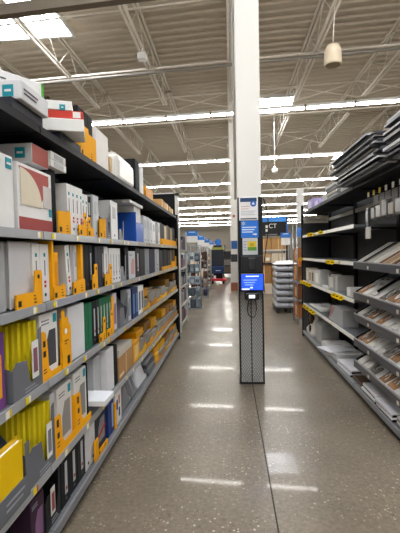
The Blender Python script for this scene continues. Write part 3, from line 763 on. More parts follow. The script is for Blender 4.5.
    # spine photo
slab('divider_set', 'narrow orange divider pack between the white binders and the dark wallet', 'divider', -1, -.905, 2.535, Z1, .07, .01, .14, ORANGE)
t = pack('dark wallet folder with red trim leaning on the left bottom deck', -1, XI-.015, 2.63, Z1, .24, .06, .285, M('#2b2d36'), M('#8d8b90'), False, False)
MB(-1).hexa([(.02, -.004, .07), (.22, -.004, .12), (.22, -.0017, .12), (.02, -.0017, .07), (.02, -.004, .09), (.22, -.004, .14), (.22, -.0017, .14), (.02, -.0017, .09)], M('#a8342c')).build('red_trim', t)
bin_('low orange tray before the dark wallet folder on the left bottom deck', -1, -.908, 2.61, Z1, .20, .03, .035, 'flat', .012, ORANGE)
for k in range(2): slab('navy_binder', 'navy blue binder on the left bottom deck, %s of the pair' % ('nearer', 'farther')[k], 'binder', -1, XI, 2.885+k*.075, Z1, .07, .28, .28, M('#223a78'), strip=M('#9fb0cf') if k else None)
slab('divider_set', 'slim orange divider pack after the navy binders', 'divider', -1, -.915, 3.035, Z1, .04, .2, .2, ORANGE)
t = ctn('carton', 'white carton with small coloured pictures after the navy binders', 'box', -1, XI, 3.08, Z1, .17, .28, .29, M('#e3e2e0'))
MB(-1).box((.03, -.002, .12), (.06, 0, .20), NAVY).box((.09, -.002, .15), (.12, 0, .22), M('#c4622d')).box((.09, -.002, .05), (.12, 0, .12), NAVY).build('printed_picture', t)
def bag(label, side, x, y, z, W, D, H, m, seed, name='plastic_bag', cat='bag', lbl=None, group=None):
    t = thing(name, label, cat, (x, y, z), group)
    MB(side).pillow((0, 0, 0), (W, D, H), m, 6, seed).build('bag_body', t)
    MB(side).box((W*.3, D*.25, H*.93), (W*.7, D*.6, H*.94), lbl or WHITE).build('label_strip', t)
    return t
bag('large grey plastic bag standing on the left bottom deck', -1, -.94, 3.27, Z1, .36, .3, .28, M('#606268', .3), 3)
bag('second grey plastic bag behind the large grey one', -1, -.94, 3.64, Z1, .26, .3, .22, M('#717378', .3), 4)
bag('white plastic bag on the left bottom deck', -1, -.94, 3.92, Z1, .42, .3, .22, M('#d7d8dc', .3), 5)
for k in range(4):
    slab('grey_carton', 'flat grey carton past the white bag, left bottom deck, %s of the stack' % ('lowest', 'second', 'third', 'topmost')[k], 'box', -1, XI-.01*k, 4.37, Z1+k*.042, .42, .3, .04, M(('#55585e', '#777a80', '#4a4d53', '#9a9ca0')[k]))
slab('orange_carton', 'small orange carton past the grey stack on the left bottom deck', 'box', -1, XI, 4.81, Z1, .2, .25, .13, M('#e0a81c'))
yellow_run(Z1, 155.5, 177.5, 5, .24, 'far end of left bottom deck', 9, True)

# ================================================================== RIGHT RUN
RX, RD = 1.275, .47
RB = [2.15, 1.755, 1.37, .98, .59]
WH = M('#e6e3da', .4)
gr = gondola('shelving_unit', 'farthest bay of the right shelving run, nearly empty, with yellow tags', 1, RX, 5.65, 1.42, RB, RD, .11, 2.2, M('#45474c', .6), 1, 21, True, WH)
gr2 = gondola('shelving_unit', 'middle bay of the right shelving run with paper pads on its deck', 1, RX, 4.22, 1.42, RB, RD, .11, 2.2, M('#45474c', .6), 1, 22, True, WH)
gr3 = gondola('shelving_unit', 'nearest bay of the right shelving run with sloping product trays', 1, RX, 2.79, 1.42, [2.15], RD, .11, 2.2, M('#45474c', .6), 2, 23, True, CHANNEL)
t = thing('end_panel', 'charcoal panel closing the far end of the right shelving run', 'panel', (RX, 7.075, 0))
MB(1).box((0, 0, 0), (.02, .5, 1.97), M('#45474c', .6)).build('board', t)
MB(1).box((-.006, .02, 2.0), (.02, .5, 2.05), WH).build('top_rail', t)
MB(1).box((.021, -.02, 0), (.05, .02, 2.28), BLKMET).build('corner_post', t)
t = thing('rail', 'white rail running along the back of the right shelving above the second shelf', 'rail', (RX, 4.25, 2.0))
MB(1).box((0, RD-.03, 0), (2.8, RD-.004, .05), WH).build('bar', t)
# yellow burst shelf tags
def burst(y, z, unit, j=0):
    pts = []
    for k in range(16):
        r = .040 if k % 2 == 0 else .028
        pts.append((r*math.cos(k*PI/8), r*.85*math.sin(k*PI/8)))
    o = MB(1).prism([(p[0]-.046, p[1]) for p in pts], -.0015, .0015, M('#efc80a', .5), 'dh').box((-.0022, -.062, -.006), (.0022, -.032, .006), M('#3a3208')).box((-.001, -.012, -.004), (.001, -.004, .004), M('#d8c010'))
    o = o.build('shelf_tag', unit, (0, y - unit.location.y, z-.018))
for y, z in ((6.15, RB[1]), (6.3, RB[1]), (5.52, RB[1]), (7.02, RB[2]), (5.1, RB[2]), (4.92, RB[2]), (6.95, RB[3]), (6.75, RB[3]), (6.5, RB[3]), (6.3, RB[3]),
             (4.85, RB[3]), (4.7, RB[3]), (4.55, RB[3]), (6.75, RB[4]), (6.5, RB[4]), (6.25, RB[4]), (6.05, RB[4])):
    burst(y, z, gr if y >= 5.65 else gr2)
# ---- top shelf: stacked boards and odds and ends
def board(label, y, z, W, x, m, D=.62, H=.014, edge=WHITE):
    t = thing('foam_board', label, 'board', (x, y, z), 'flat boards stacked on the top right shelf')
    MB(1).box((0, 0, 0), (W, D, H), m).build('board_sheet', t)
    MB(1).box((0, -.002, .0), (W, 0, H), edge).box((-.002, 0, 0), (0, D, H), edge).build('pale_edge', t)
rg = random.Random(4)
zz = RB[0]+.004
BT = [M('#3a3c42'), M('#6b6d72'), M('#8a8c90'), M('#2a2c31'), M('#55585e')]
for k in range(16):
    h = .013+.006*rg.random()
    board('wide flat board in the second-nearest stack atop the right shelves, %s from bottom' % ORD[k], 3.18+rg.uniform(-.03, .16), zz, 1.15+rg.uniform(-.1, .1), RX-.05-.07*rg.random()-.006*k, BT[k % 5], .5, h, (LGREY, DGREY, GREY, CARD, DGREY)[k % 5])
    zz += h+.0008
zz = RB[0]+.004
for k in range(16):
    h = .014+.008*rg.random()
    board('flat board in the nearest stack atop the right shelves, %s from the bottom' % ORD[k], 2.2+rg.uniform(-.03, .05), zz, .88, RX-.06-.07*rg.random(), BT[(k+2) % 5], .5, h, (GREY, DGREY, LGREY, DGREY, CARD)[k % 5])
    zz += h+.0008
slab('white_carton', 'small white box at the far foot of the board stack on the top right shelf', 'box', 1, RX+.02, 4.5, RB[0]+.001, .25, .25, .09, WHITE, strip=LGREY)
bag('crumpled clear plastic wrap on the small white box above the right shelves', 1, RX-.03, 4.45, RB[0]+.093, .32, .34, .13, FILM, 11, 'plastic_wrap', 'wrap')
for k in range(4):
    slab('grey_tray', 'flat grey tray stacked past the small white box, top right shelf, %s from bottom' % ORD[k], 'tray', 1, RX+.01-.01*k, 4.85, RB[0]+.001+k*.04, .5, .3, .038, M(('#8d8f93', '#b6b4ae', '#6c6e72', '#a9a9a6')[k]))
slab('white_carton', 'low white carton beyond the grey trays on the top right shelf', 'box', 1, RX+.03, 5.42, RB[0]+.001, .3, .25, .11, M('#d8d6d2'), strip=LGREY)
slab('lilac_carton', 'lilac box at the far end of the top right shelf, nearer of two', 'box', 1, RX+.03, 5.95, RB[0]+.001, .3, .2, .10, M('#a89ccb'), strip=M('#cfc8e2'))
slab('lilac_carton', 'lilac box at the far end of the top right shelf, farther of two', 'box', 1, RX+.03, 6.45, RB[0]+.001, .36, .2, .17, M('#a195c6'), strip=M('#cdc6e0'))
# ---- far and middle bays
def lowbox(label, u0, u1, z, h, m, strip=None, D=.16, xo=.03, name='small_carton'):
    a1, a0 = run(u0, z, RX+xo), run(u1, z, RX+xo)
    return slab(name, label, 'box', 1, RX+xo, a0, z+.001, a1-a0-.01, D, h, m, strip=strip)
S98 = 'on the fourth right shelf'
lowbox('cream upright pack at the far end of the row '+S98, 306, 308.8, RB[3], .22, M('#cfc3ac'), M('#efe9dc'))
lowbox('white upright pack, second from the far end '+S98, 308.9, 311.2, RB[3], .20, M('#e5e0d4'), M('#9c8b6c'))
lowbox('pale pack, third from the far end '+S98, 311.4, 314, RB[3], .21, M('#d9d4c9'), M('#7c6a4c'))
lowbox('white pack right before the dark funnel bottle '+S98, 314.3, 319.5, RB[3], .22, M('#dad9d5'), M('#f6f4ef'))
t = thing('funnel_bottle', 'dark brown funnel-shaped bottle among the small packs '+S98, 'bottle', (RX+.12, 5.42, RB[3]+.001))
MB().lathe((0, 0, 0), [(.025, 0), (.03, .02), (.05, .1), (.085, .2), (.08, .22), (.03, .23)], M('#2a2018', .3)).build('body', t)
lowbox('taller grey-white carton near the middle '+S98, 328, 334.5, RB[3], .20, M('#a8a7a2'), M('#d4d2cb'), .1, .05)
lowbox('pale grey pack beside the grey-white carton '+S98, 334.7, 337.5, RB[3], .19, M('#c4c2bd'), None, .2, .06)
lowbox('small white clipboard box at the near end of the row '+S98, 346.5, 351, RB[3], .10, M('#d6d4d2'), WHITE, .2, .03)
lowbox('low flat white pad in front of the packs '+S98, 322, 327.5, RB[3], .025, WHITE, None, .2, .02)
# lower shelf .59
t = thing('wedge_carton', 'mauve and grey wedge-shaped carton on the fifth right shelf', 'box', (RX+.03, 4.75, RB[4]+.001))
MB(1).prism([(0, 0), (.68, 0), (.50, .2), (0, .2)], 0, .18, M('#a5a5a6')).build('carton_body', t)
MB(1).prism([(.33, .2), (.50, .2), (.66, .02), (.6, .02)], -.002, 0, M('#a47c78')).build('mauve_corner', t)
slab('white_pad', 'thin white pad lying at the far end of the fifth right shelf', 'paper pad', 1, RX+.05, 6.0, RB[4]+.001, .8, .3, .02, M('#e9e9e6'))
# bottom deck
DK = .111
t = thing('patterned_bag', 'white shopping bag with dark brown patches at the far right deck end', 'bag', (RX+.02, 6.45, DK))
MB(1).pillow((0, 0, 0), (.5, .3, .40), M('#e2ddd4', .4), 6, 20, .15).build('bag_body', t)
pt = MB(1)
for cx, cz, r, sd in ((.16, .28, .09, 1), (.34, .2, .07, 2), (.2, .1, .06, 3), (.36, .33, .05, 4)):
    q = random.Random(sd); pt.prism([(cx+r*q.uniform(.7, 1.15)*math.cos(a*PI/6), cz+r*q.uniform(.7, 1.1)*math.sin(a*PI/6)) for a in range(12)], -.004, .05, M('#3b2a20'))
pt.build('dark_patches', t)
slab('grey_carton', 'grey upright carton beside the patterned bag on the right bottom deck', 'box', 1, RX+.06, 5.98, DK, .42, .25, .26, M('#a7a6a2'))
pr = random.Random(12)
def pads(label, y, W, n, x=RX+.02, top=WHITE, D=.32, rz=0, dark=True):
    z = DK
    for k in range(n):
        nm = ('lowest', 'second', 'third', 'fourth', 'fifth')[k]
        t = thing('paper_pad', '%s, %s from the deck' % (label, nm), 'paper pad', (x+pr.uniform(0, .02), y+pr.uniform(-.01, .01), z), None, (0, 0, rz+pr.uniform(-.03, .03)))
        MB(1).box((0, 0, 0), (W, D, .034), top, .002).build('paper_block', t)
        if dark: MB(1).box((-.002, 0, 0), (W, .03, .012), BLACK).box((-.0025, 0, .004), (0, D, .02), BLACK).build('binding_strip', t)
        MB(1).box((W*.1, D*.35, .0341), (W*.35, D*.6, .0345), LGREY).build('label_strip', t)
        z += .037
pads('white paper pad in the far stack on the right bottom deck', 5.55, .38, 2, RX+.04, M('#d9d8d6'), .34, 0, False)
slab('loose_sheet', 'loose crumpled white paper sheet askew on the right bottom deck', 'paper', 1, RX-.02, 5.15, DK+.08, .34, .34, .006, M('#e4e3e6'), roty=R(18))
pads('white paper pad askew in the middle stack, right bottom deck', 5.08, .36, 2, RX+.03, M('#dcdbdc'), .36, R(5), False)
pads('white paper pad with black binding, stack beside the brown board', 4.42, .5, 2, RX+.01, M('#e0e0e4'), .36, R(2))
slab('brown_board', 'dark brown board lying flat before the near paper pads', 'board', 1, RX+.03, 4.05, DK, .34, .36, .03, M('#4e3a2c'))
pads('white paper pad with black binding, second stack from the near end', 3.64, .38, 2, RX+.0, M('#e6e6ea'), .34, 0)
pads('white paper pad with black binding, stack nearest the viewer', 3.25, .36, 2, RX+.0, M('#e6e6ea'), .34, 0)
pads('grey paper pad beyond the frame edge on the right bottom deck', 2.86, .36, 2, RX+.01, M('#c9c9cc'), .34, 0)
# ---- sloping trays of the near bay with film-wrapped products
SL = R(31)
def tray(zf, label, depth=.44):
    t = thing('sloping_tray', label, 'tray', (RX, 2.80, zf-.035))
    cs, sn = math.cos(SL), math.sin(SL)
    def s(d, o): return (d*cs - o*sn, d*sn + o*cs)
    pts = [s(0, 0), s(depth, 0), s(depth, .012), s(0, .012)]
    MB(1).prism(pts, .004, 1.40, SHELFG, 'dh').build('tray_deck', t)
    MB(1).prism([(-.012, -.03), (0, -.03), (0, .045), (-.012, .045)], .002, 1.402, M('#454549', .4, .3), 'dh').prism([(-.013, .036), (.001, .036), (.001, .046), (-.013, .046)], .002, 1.402, M('#a5a5a6', .35, .3), 'dh').build('front_lip', t)
    for w in (.002, 1.395):
        MB(1).prism([(0, -.03), s(depth, -.012), s(depth, .03), (0, .045)], w, w+.007, BLKMET, 'dh').build('end_bracket', t)
    for w in (.3, .95): MB(1).box((w, -.0135, -.02), (w+.04, -.012, .01), M('#d9d2c6')).build('price_tag', t)
    return t
def wrapped(label, zf, w, W, L, kraft, seed, h=.03, lift=0, group=None, front=FILM):
    """film pouch lying on the sloping tray, its lower edge against the lip"""
    q = random.Random(seed)
    t = thing('film_pack', label, 'pack', (RX+.008, 2.80+w, zf-.035+.015+lift), group, (0, -SL, 0))
    MB(1).pillow((0, .0, 0), (W, L, h), front, 6, seed, .5).build('film_pouch', t)
    MB(1).box((W*.12, L*.06, h*.78), (W*.88, L*(.4+.2*q.random()), h*.86), kraft).build('product_card', t)
    c = MB(1)
    for k in range(3):
        a = q.uniform(.1, .5); c.box((W*a, L*(.55+.12*k), h*.80), (W*(a+.4), L*(.6+.12*k), h*.84), M(('#8d8880', '#f4f3ef', '#5b564f')[k]))
    c.build('printed_lines', t)
for zf, nm in ((1.37, 'topmost'), (1.06, 'second'), (.84, 'third'), (.585, 'fourth'), (.36, 'lowest')):
    tray(zf, '%s of the five sloping grey trays in the nearest right bay' % nm, .42 if zf > .5 else .34)
KR = [M('#a9805a', .8), M('#c8c4bc', .8), M('#8f6b49', .8), M('#dcd8d0', .8), M('#6d675f', .8)]
for zf, nm, n, sd, L in ((1.06, 'second', 7, 50, .36), (.84, 'third', 8, 60, .34), (.585, 'fourth', 8, 70, .34), (.36, 'lowest', 7, 80, .28)):
    W = 1.36/n
    for k in range(n):
        kf = KR[(k*3+sd//10) % 5]
        wrapped('clear-wrapped craft pack on the %s sloping tray, %s from its far end' % (nm, ORD[k]), zf, 1.385-(k+1)*W, W-.012, L*(.9+.1*random.random()), kf, sd+k, .03+.012*(k % 3), .0, 'craft packs on the %s sloping tray' % nm)
# frames on the topmost tray
for k in range(9):
    c = ['#c9c6c0', '#2b2a29', '#b6b1a8', '#d9d6d0', '#7d5a3c', '#a98a66', '#5a4030', '#d4d0c8', '#e2dfd8'][k]
    w = 1.36-(k+1)*.145
    t = thing('framed_print', 'flat %s picture frame lying on the topmost sloping tray, %s from its far end' % ('brown' if c in ('#7d5a3c', '#a98a66', '#5a4030') else 'black' if c == '#2b2a29' else 'pale', ORD[k]), 'frame', (RX+.006, 2.80+w, 1.35+.001), None, (0, -SL, 0))
    f = MB(1); W, L = .135, .38; m = M(c)
    for lo, hi in (((0, 0), (.022, L)), ((W-.022, 0), (W, L)), ((.022, 0), (W-.022, .022)), ((.022, L-.022), (W-.022, L))): f.box((*lo, 0), (*hi, .022), m)
    f.build('moulding', t)
    MB(1).box((.02, .02, .003), (W-.02, L-.02, .008), M('#d8d8d4', .15)).build('glazing', t)
# long packs standing on the second tray
slab('strip_print', 'long thin black strip frame lying among the packs of the second sloping tray', 'frame', 1, RX+.03, 3.62, 1.115, .02, .4, .02, BLACK).rotation_euler = (0, -SL, R(4))
# ---- hanging packs below the top right shelf in the near bay
MB(1).box((0, RD-.05, 0), (1.36, RD-.03, .03), BLKMET).build('peg_bar', gr3, (0, .03, 2.03))
for k in range(8):
    y = 4.10 - k*.15
    t = thing('peg_hook', 'black peg hook with %s price flag, right shelving, %s from the far end' % ('yellow' if k in (1, 2) else 'white', ORD[k]), 'hook', (RX, y, 2.03))
    MB(1).tube([(0, RD-.05, .015), (0, .12, .02)], .004, BLKMET, 6).build('wire', t)
    MB(1).box((-.022, .105, -.015), (.022, .11, .032), M('#f0d314') if k in (1, 2) else M('#f1ece0')).build('price_flag', t)
cc = ['#9a9894', '#b5b3ae', '#8c8d8f', '#a8a49b', '#989ca0', '#1f7f9c', '#2690ac', '#a5a29b']
for k in range(8):
    y = 4.03 - k*.15
    t = thing('hanging_pack', '%s card pack hanging under the top right shelf, %s from the far end' % ('teal' if k in (5, 6) else 'pale', ORD[k]), 'pack', (RX+.14, y, 1.80))
    MB(1).box((0, 0, 0), (.125, .035, .11+.02*(k % 3)), M(cc[k], .3), .01, 2).build('blister', t)
    MB(1).box((.0, .037, -.01), (.125, .04, .232), M('#8f8d89')).build('backing_card', t)
t = thing('handset_pack', 'dark handset-shaped pack with a white card hanging lower in the near right bay', 'pack', (RX+.03, 3.86, 1.60))
MB(1).box((.01, 0, .11), (.095, .025, .29), M('#2b2c30', .3), .012, 2).build('dark_shell', t)
MB(1).box((.025, -.002, .16), (.08, 0, .26), M('#b8bcc4', .2)).build('window', t)
MB(1).box((0, .004, 0), (.11, .02, .11), M('#d6d4cd'), .004).build('white_card', t)
MB(1).tube([(.05, .012, .285), (.05, .2, .36), (.05, RD-.06, .44)], .004, BLKMET, 6).build('hang_wire', t)

# ================================================================== COLUMN WITH GUARD, SIGNS AND SCANNER
CXc, CY = .232, 4.55
CW = .272
COLM = M('#e4e1da', .45, 0, 0, .03, 2)
t = thing('support_column', 'square white steel column rising from the aisle floor to the roof', 'column', (CXc, CY, 0))
MB().box((-CW/2, 0, 0), (CW/2, CW, ZD), COLM, .012, 2).build('shaft', t)
MB().box((-.146, -.03, 0), (.146, CW+.03, .012), M('#3b3b3b', .5)).build('base_plate', t)
MB().tube([(-CW/2-.016, .1, 2.1), (-CW/2-.016, .1, 7.4)], .014, M('#b9b5ac', .4), 8).build('conduit', t)
# perforated guard
GH = 2.10
t = thing('column_guard', 'dark steel mesh guard wrapped around the foot of the white column', 'guard', (CXc, CY, .003))
G0, G1 = -.128, .132
GM = M('#2c2d2f', .4, .5)
def lattice(p0, ux, wd, ht):
    m = MB(); st = .045; gm = M('#a2a2a2', .4, .1)
    def pt(a, z): return (p0[0]+ux[0]*a, p0[1]+ux[1]*a, z)
    for sgn in (1, -1):
        k = -int(wd/st)-1
        while k*st < ht:
            z0 = k*st; a0, a1 = 0, wd
            za, zb = (z0, z0+wd*1.6) if sgn > 0 else (z0+wd*1.6, z0)
            # clip to 0..ht
            def cl(a, z, a2, z2):
                if z < 0: a += (a2-a)*(0-z)/(z2-z); z = 0
                if z > ht: a += (a2-a)*(ht-z)/(z2-z); z = ht
                return a, z
            lo, hi = min(za, zb), max(za, zb)
            if hi > 0 and lo < ht:
                A = cl(0, za, wd, zb); B = cl(wd, zb, 0, za)
                m.tube([pt(*A), pt(*B)], .0038, gm, 4, None, False)
            k += 1
    return m
lattice((G0, -.036), (1, 0), G1-G0, GH).build('front_mesh', t)
lattice((G0, -.035), (0, 1), .33, GH).build('side_mesh', t)
lattice((G1, -.035), (0, 1), .33, GH).build('side_mesh', t)
for x in (G0, G1):
    for y in (-.035, .295):
        MB().box((x-.009, y-.009, 0), (x+.009, y+.009, GH), GM).build('corner_angle', t)
for z in (0, GH-.02): MB().box((G0, -.050, z), (G1, -.042, z+.022), GM).build('cross_rail', t)
MB().box((-.006, -.050, .02), (.006, -.042, 1.0), M('#3d3e40', .4, .4)).build('centre_seam', t)
# back board behind the signs
t = thing('sign_backer', 'black narrow backing board behind the notices on the column', 'board', (CXc, CY-.052, 1.05))
MB().box((-.135, 0, 0), (.138, .008, 1.04), M('#1d1e21')).build('board', t)
FY = CY-.060
t = thing('notice_sign', 'white framed notice with dark blue header and round blue emblem on the column', 'sign', (CXc, FY, 1.845))
MB().box((-.118, -.006, 0), (.092, 0, .262), WHITE, .003).build('panel', t)
MB().box((-.104, -.008, .205), (.078, -.006, .25), M('#2f456b')).build('header_band', t)
MB().box((-.104, -.008, .012), (.078, -.006, .026), M('#4c5058')).build('footer_band', t)
MB().tube([(.04, -.0095, .185), (.04, -.006, .185)], .034, M('#2f66b4'), 20).build('round_emblem', t)
MB().prism([(.022, .175), (.058, .175), (.04, .205)], -.011, -.0096, WHITE).build('emblem_mark', t)
bars(MB(), -.095, .0, .15, 2, .025, .007, M('#c98e8a'), -.0075).box((-.095, -.0075, .1), (.06, -.006, .106), M('#9aa0a8')).box((-.095, -.0075, .08), (.05, -.006, .086), M('#9aa0a8')).box((-.095, -.0075, .06), (.06, -.006, .066), M('#9aa0a8')).build('print', t)
t = thing('price_check_sign', 'bright blue sign with a white starburst mark below the notice', 'sign', (CXc, FY, 1.655))
MB().box((-.10, -.006, 0), (.092, 0, .186), M('#1d72d2', .4)).build('panel', t)
sp_ = MB()
for k in range(6):
    a = k*PI/3 + PI/2; c, s_ = math.cos(a), math.sin(a); cx, cz = -.072, .158
    sp_.prism([(cx+.006*c-.003*s_, cz+.006*s_+.003*c), (cx+.006*c+.003*s_, cz+.006*s_-.003*c), (cx+.021*c+.004*s_, cz+.021*s_-.004*c), (cx+.021*c-.004*s_, cz+.021*s_+.004*c)], -.0085, -.006, M('#e9e3a8'))
sp_.build('starburst_mark', t)
bars(MB(), -.088, .07, .108, 3, .026, .012, M('#cfe0f6'), -.0078).build('print', t)
MB().prism([(.03, .03), (.06, .03), (.06, .022), (.078, .036), (.06, .05), (.06, .042), (.03, .042)], -.008, -.006, WHITE).build('arrow', t)
t = thing('flyer', 'white flyer with a yellow and green picture below the blue sign', 'flyer', (CXc, FY, 1.465))
MB().box((-.085, -.005, 0), (.082, 0, .186), M('#c9ccd0', .5)).build('sheet', t)
MB().box((-.03, -.007, .075), (.07, -.005, .15), M('#d9c238')).box((-.03, -.0072, .045), (.07, -.005, .085), M('#5f8f3a')).box((-.006, -.0078, .095), (.04, -.007, .125), M('#b9993a')).build('picture', t)
bars(MB(), -.075, -.04, .14, 4, .03, .008, GREY, -.0065).build('print', t)
# scanner station
t = thing('price_scanner', 'black price scanner with lit blue screen mounted on the column guard', 'scanner', (CXc, CY-.055, 0))
MB().box((-.105, -.07, 1.265), (.128, 0, 1.455), M('#141518', .4), .008, 2).build('mount_box', t)
MB().box((-.03, -.09, 1.30), (.05, -.07, 1.43), M('#202125', .4), .006).build('mount_arm', t)
s = MB().box((-.12, -.13, 1.065), (.138, -.095, 1.265), M('#0d0e10', .3), .012, 2).build('tablet_case', t)
MB().box((-.108, -.1325, 1.082), (.126, -.1301, 1.252), M('#1c48e0', .3, 0, 1.1)).build('screen', s)
w = MB(); w.box((-.06, -.1335, 1.225), (.08, -.1326, 1.236), M('#cfe0ff', .3, 0, 1.0))
for k in range(3): w.box((-.09+.01*k, -.1335, 1.185-k*.026), (.06-.02*k, -.1326, 1.195-k*.026), M('#7f9cf5', .3, 0, .9))
w.box((-.012, -.1335, 1.10), (.014, -.1326, 1.115), M('#cfe0ff', .3, 0, 1.0)).box((-.104, -.1335, 1.084), (-.02, -.1326, 1.1), M('#cfd8f4', .3, 0, .8))  # pale lower-left bar is a sheen painted onto the screen
w.build('screen_text_and_sheen', s)
MB().box((-.05, -.10, 1.0), (.05, -.01, 1.07), M('#141518', .4), .006).build('stand', t)
s = MB().box((-.075, -.15, .975), (.085, -.03, 1.055), M('#101114', .35), .015, 2).build('scan_head', t)
MB().box((-.03, -.153, .995), (.035, -.1505, 1.03), M('#dfe6f2', .3, 0, 1.2)).build('scan_window', s)
P = [(.0, -.05, .98)] + [(.012+.055*math.sin(a*PI/9)*(1 if a < 9 else 1), -.06, .86-.1*math.cos(a*PI/9)) for a in range(1, 18)] + [(.02, -.05, .98)]
MB().tube([(.0, -.045, 1.0), (-.03, -.055, .95), (-.045, -.06, .87), (-.035, -.06, .80), (0, -.06, .765), (.035, -.06, .78), (.055, -.06, .86), (.05, -.055, .94), (.03, -.045, 1.0)], .0055, M('#141414', .5), 6).build('looped_cable', t)
tag(MB().tube([(.139, .0, 1.36), (.16, .03, 1.5), (.185, .05, 1.65), (.20, .06, 1.78), (.19, .08, 1.95), (.15, .1, 2.1)], .006, M('#1a1a1a', .5), 6).build('power_cord', None, (CXc+.01, CY-.06, 0)), 'black power cord curving up the right side of the column guard', 'cord')

# ================================================================== BACKGROUND, LEFT OF THE AISLE
# white corner post and second run
def rack(label, x, y, W, D, H, levels, colors, seed, side=-1, n=5, frame=M('#b5b2ab'), back=M('#777a80'), phrase='', hh=.3):
    t = thing('display_rack', label, 'rack', (x, y, 0))
    MB(side).box((0, D, .02), (W, D+.02, H), back).build('back_panel', t)
    for w0 in (0, W-.04): MB(side).box((w0, 0, 0), (w0+.04, .04, H), frame).build('post', t)
    rg = random.Random(seed)
    for j, z in enumerate(levels):
        MB(side).box((.0, 0, z-.03), (W, D-.002, z), frame).build('shelf', t)
        st = (W-.1)/n
        for k in range(n):
            c = colors[rg.randrange(len(colors))]
            h = hh*rg.uniform(.55, 1)
            slab('boxed_goods', 'small boxed goods standing on %s' % phrase, 'box', side, x+side*.03, y+.05+k*st, z+.001, st-.015, D-.08, h, M(c), group='goods on ' + phrase, strip=M(colors[rg.randrange(len(colors))]))
    return t
rack('white-framed rack of red and blue goods just past the left shelving', -.93, 7.55, 1.2, .42, 1.95, [.12, .48, .84, 1.2, 1.56], ['#5e2730', '#7d4450', '#4c515c', '#8a858c', '#2f3a5c', '#5a5f6a', '#a9a5ab', '#34363c'], 31, phrase='the white-framed rack past the left shelving', n=6)
t = thing('white_post', 'tall white post standing at the corner just past the left shelving', 'post', (-.93, 7.42, 0))
MB(-1).box((0, 0, 0), (.06, .07, 2.62), WHTMET).box((.0, 0, 2.56), (.06, .5, 2.62), WHTMET).build('post_body', t)
def hung(label, x, y, cols, seed, n, z0=.5, z1=1.5, phrase=''):
    t = thing('garment_rail', label, 'rack', (x, y, 0))
    for dx in (-.28, .28):
        MB().tube([(dx, 0, 0), (dx, 0, z1+.08)], .018, STEEL).build('post', t)
    MB().tube([(-.28, 0, z1+.07), (.28, 0, z1+.07)], .014, STEEL).build('rail', t)
    MB().box((-.32, -.2, 0), (.32, .2, .04), STEEL).build('base', t)
    rg = random.Random(seed)
    k = 0
    rows = 5
    for j in range(rows):
        for q in range(n):
            c = cols[rg.randrange(len(cols))]
            zz = .05 + j*(z1-.1)/rows
            h = (z1-.1)/rows-.02
            g = thing('folded_goods', 'soft wrapped goods piled on %s' % phrase, 'goods', (x-.27+q*.54/n, y-.16, zz), 'goods on ' + phrase)
            MB().box((0, 0, 0), (.54/n-.01, .3, h*rg.uniform(.75, .97)), M(c), .03, 2).box((.02, -.002, h*.2), (.54/n-.03, .001, h*.5), M(cols[rg.randrange(len(cols))])).build('bundle', g)
    return t
hung('steel display stand stacked with grey-blue goods left of the far aisle', -1.05, 10.6, ['#76828c', '#9aa6ae', '#5e6a72', '#b9c2c6', '#4b545c'], 41, 4, z1=1.62, phrase='the grey-blue stand left of the far aisle')
hung('steel display stand with brown and cream goods beyond the grey-blue stand', -1.02, 13.4, ['#4a3428', '#6b4a38', '#e0cdb4', '#23202a', '#2b3556', '#8a8276'], 42, 4, z1=1.62, phrase='the brown and cream stand')
hung('steel display stand with mixed goods far down the left side', -1.05, 16.6, ['#8d8478', '#2f2b28', '#b59c7c', '#3b4460', '#c9c2b8'], 43, 4, z1=1.5, phrase='the mixed stand far down the left side')
hung('farthest steel display stand on the left side of the aisle', -1.15, 21.5, ['#5a5650', '#33302e', '#8f7f68', '#47506a'], 44, 4, z1=1.5, phrase='the farthest left stand')
def aisle_sign(x, y, z, w, h, label, white=True):
    t = thing('aisle_sign', label, 'sign', (x, y, z))
    MB().box((-w/2, 0, -h), (w/2, .03, 0), M('#e4e2dc')).build('white_panel', t)
    MB().box((-w/2-.01, -.01, -.1*h/.4), (w/2+.01, .04, .08), M('#1f6fc4', .4)).build('blue_header', t)
    bars(MB(), -w*.3, w*.3, .03, 1, .03, .03, M('#b9d4f2'), -.0125).build('print', t)
    for dx in (-w/2+.02, w/2-.02): MB().box((dx-.015, .005, -z), (dx+.015, .03, -h), STEEL).build('leg', t)
    return t
for k, (u, y, z, w, h) in enumerate(((192.5, 11.0, 2.02, .30, .24), (201.5, 14.2, 2.02, .22, .3), (207.5, 17.4, 2.0, .2, .3), (212, 20.6, 1.98, .2, .3), (219, 27, 1.98, .3, .2))):
    x = (u-229.7)/400*y
    aisle_sign(x, y, z, w, h, 'blue-topped aisle marker sign on legs, %s of five receding down the left side' % ORD[k])
# stock cart / floor machine
t = thing('stock_cart', 'tall dark cart with blue band on a red wheeled base in the far aisle', 'cart', (-.56, 19.0, 0))
MB().box((-.38, -.25, .14), (.38, .4, .26), M('#c02032', .4), .03, 2).build('red_base', t)
for x in (-.26, .26):
    for y in (-.2, .32): MB().tube([(x-.04, y, .08), (x+.04, y, .08)], .08, BLACK, 12).build('wheel', t)
MB().box((-.22, -.12, .26), (.22, .35, .5), BLACK).box((-.2, -.2, .26), (-.1, -.12, .4), M('#d8d8d8')).build('lower_frame', t)
MB().box((-.30, -.2, .5), (.30, .38, .85), M('#22355e', .5), .02).box((-.1, -.206, .62), (.12, -.2, .65), M('#cdd8ea')).build('blue_bin', t)
MB().box((-.29, -.18, .85), (.29, .36, 1.62), M('#222429', .5), .015).build('dark_body', t)
for k in range(4): MB().box((-.26, -.19, .9+k*.18), (.26, -.181, 1.05+k*.18), M('#2b2e35', .5)).build('body_panel', t)
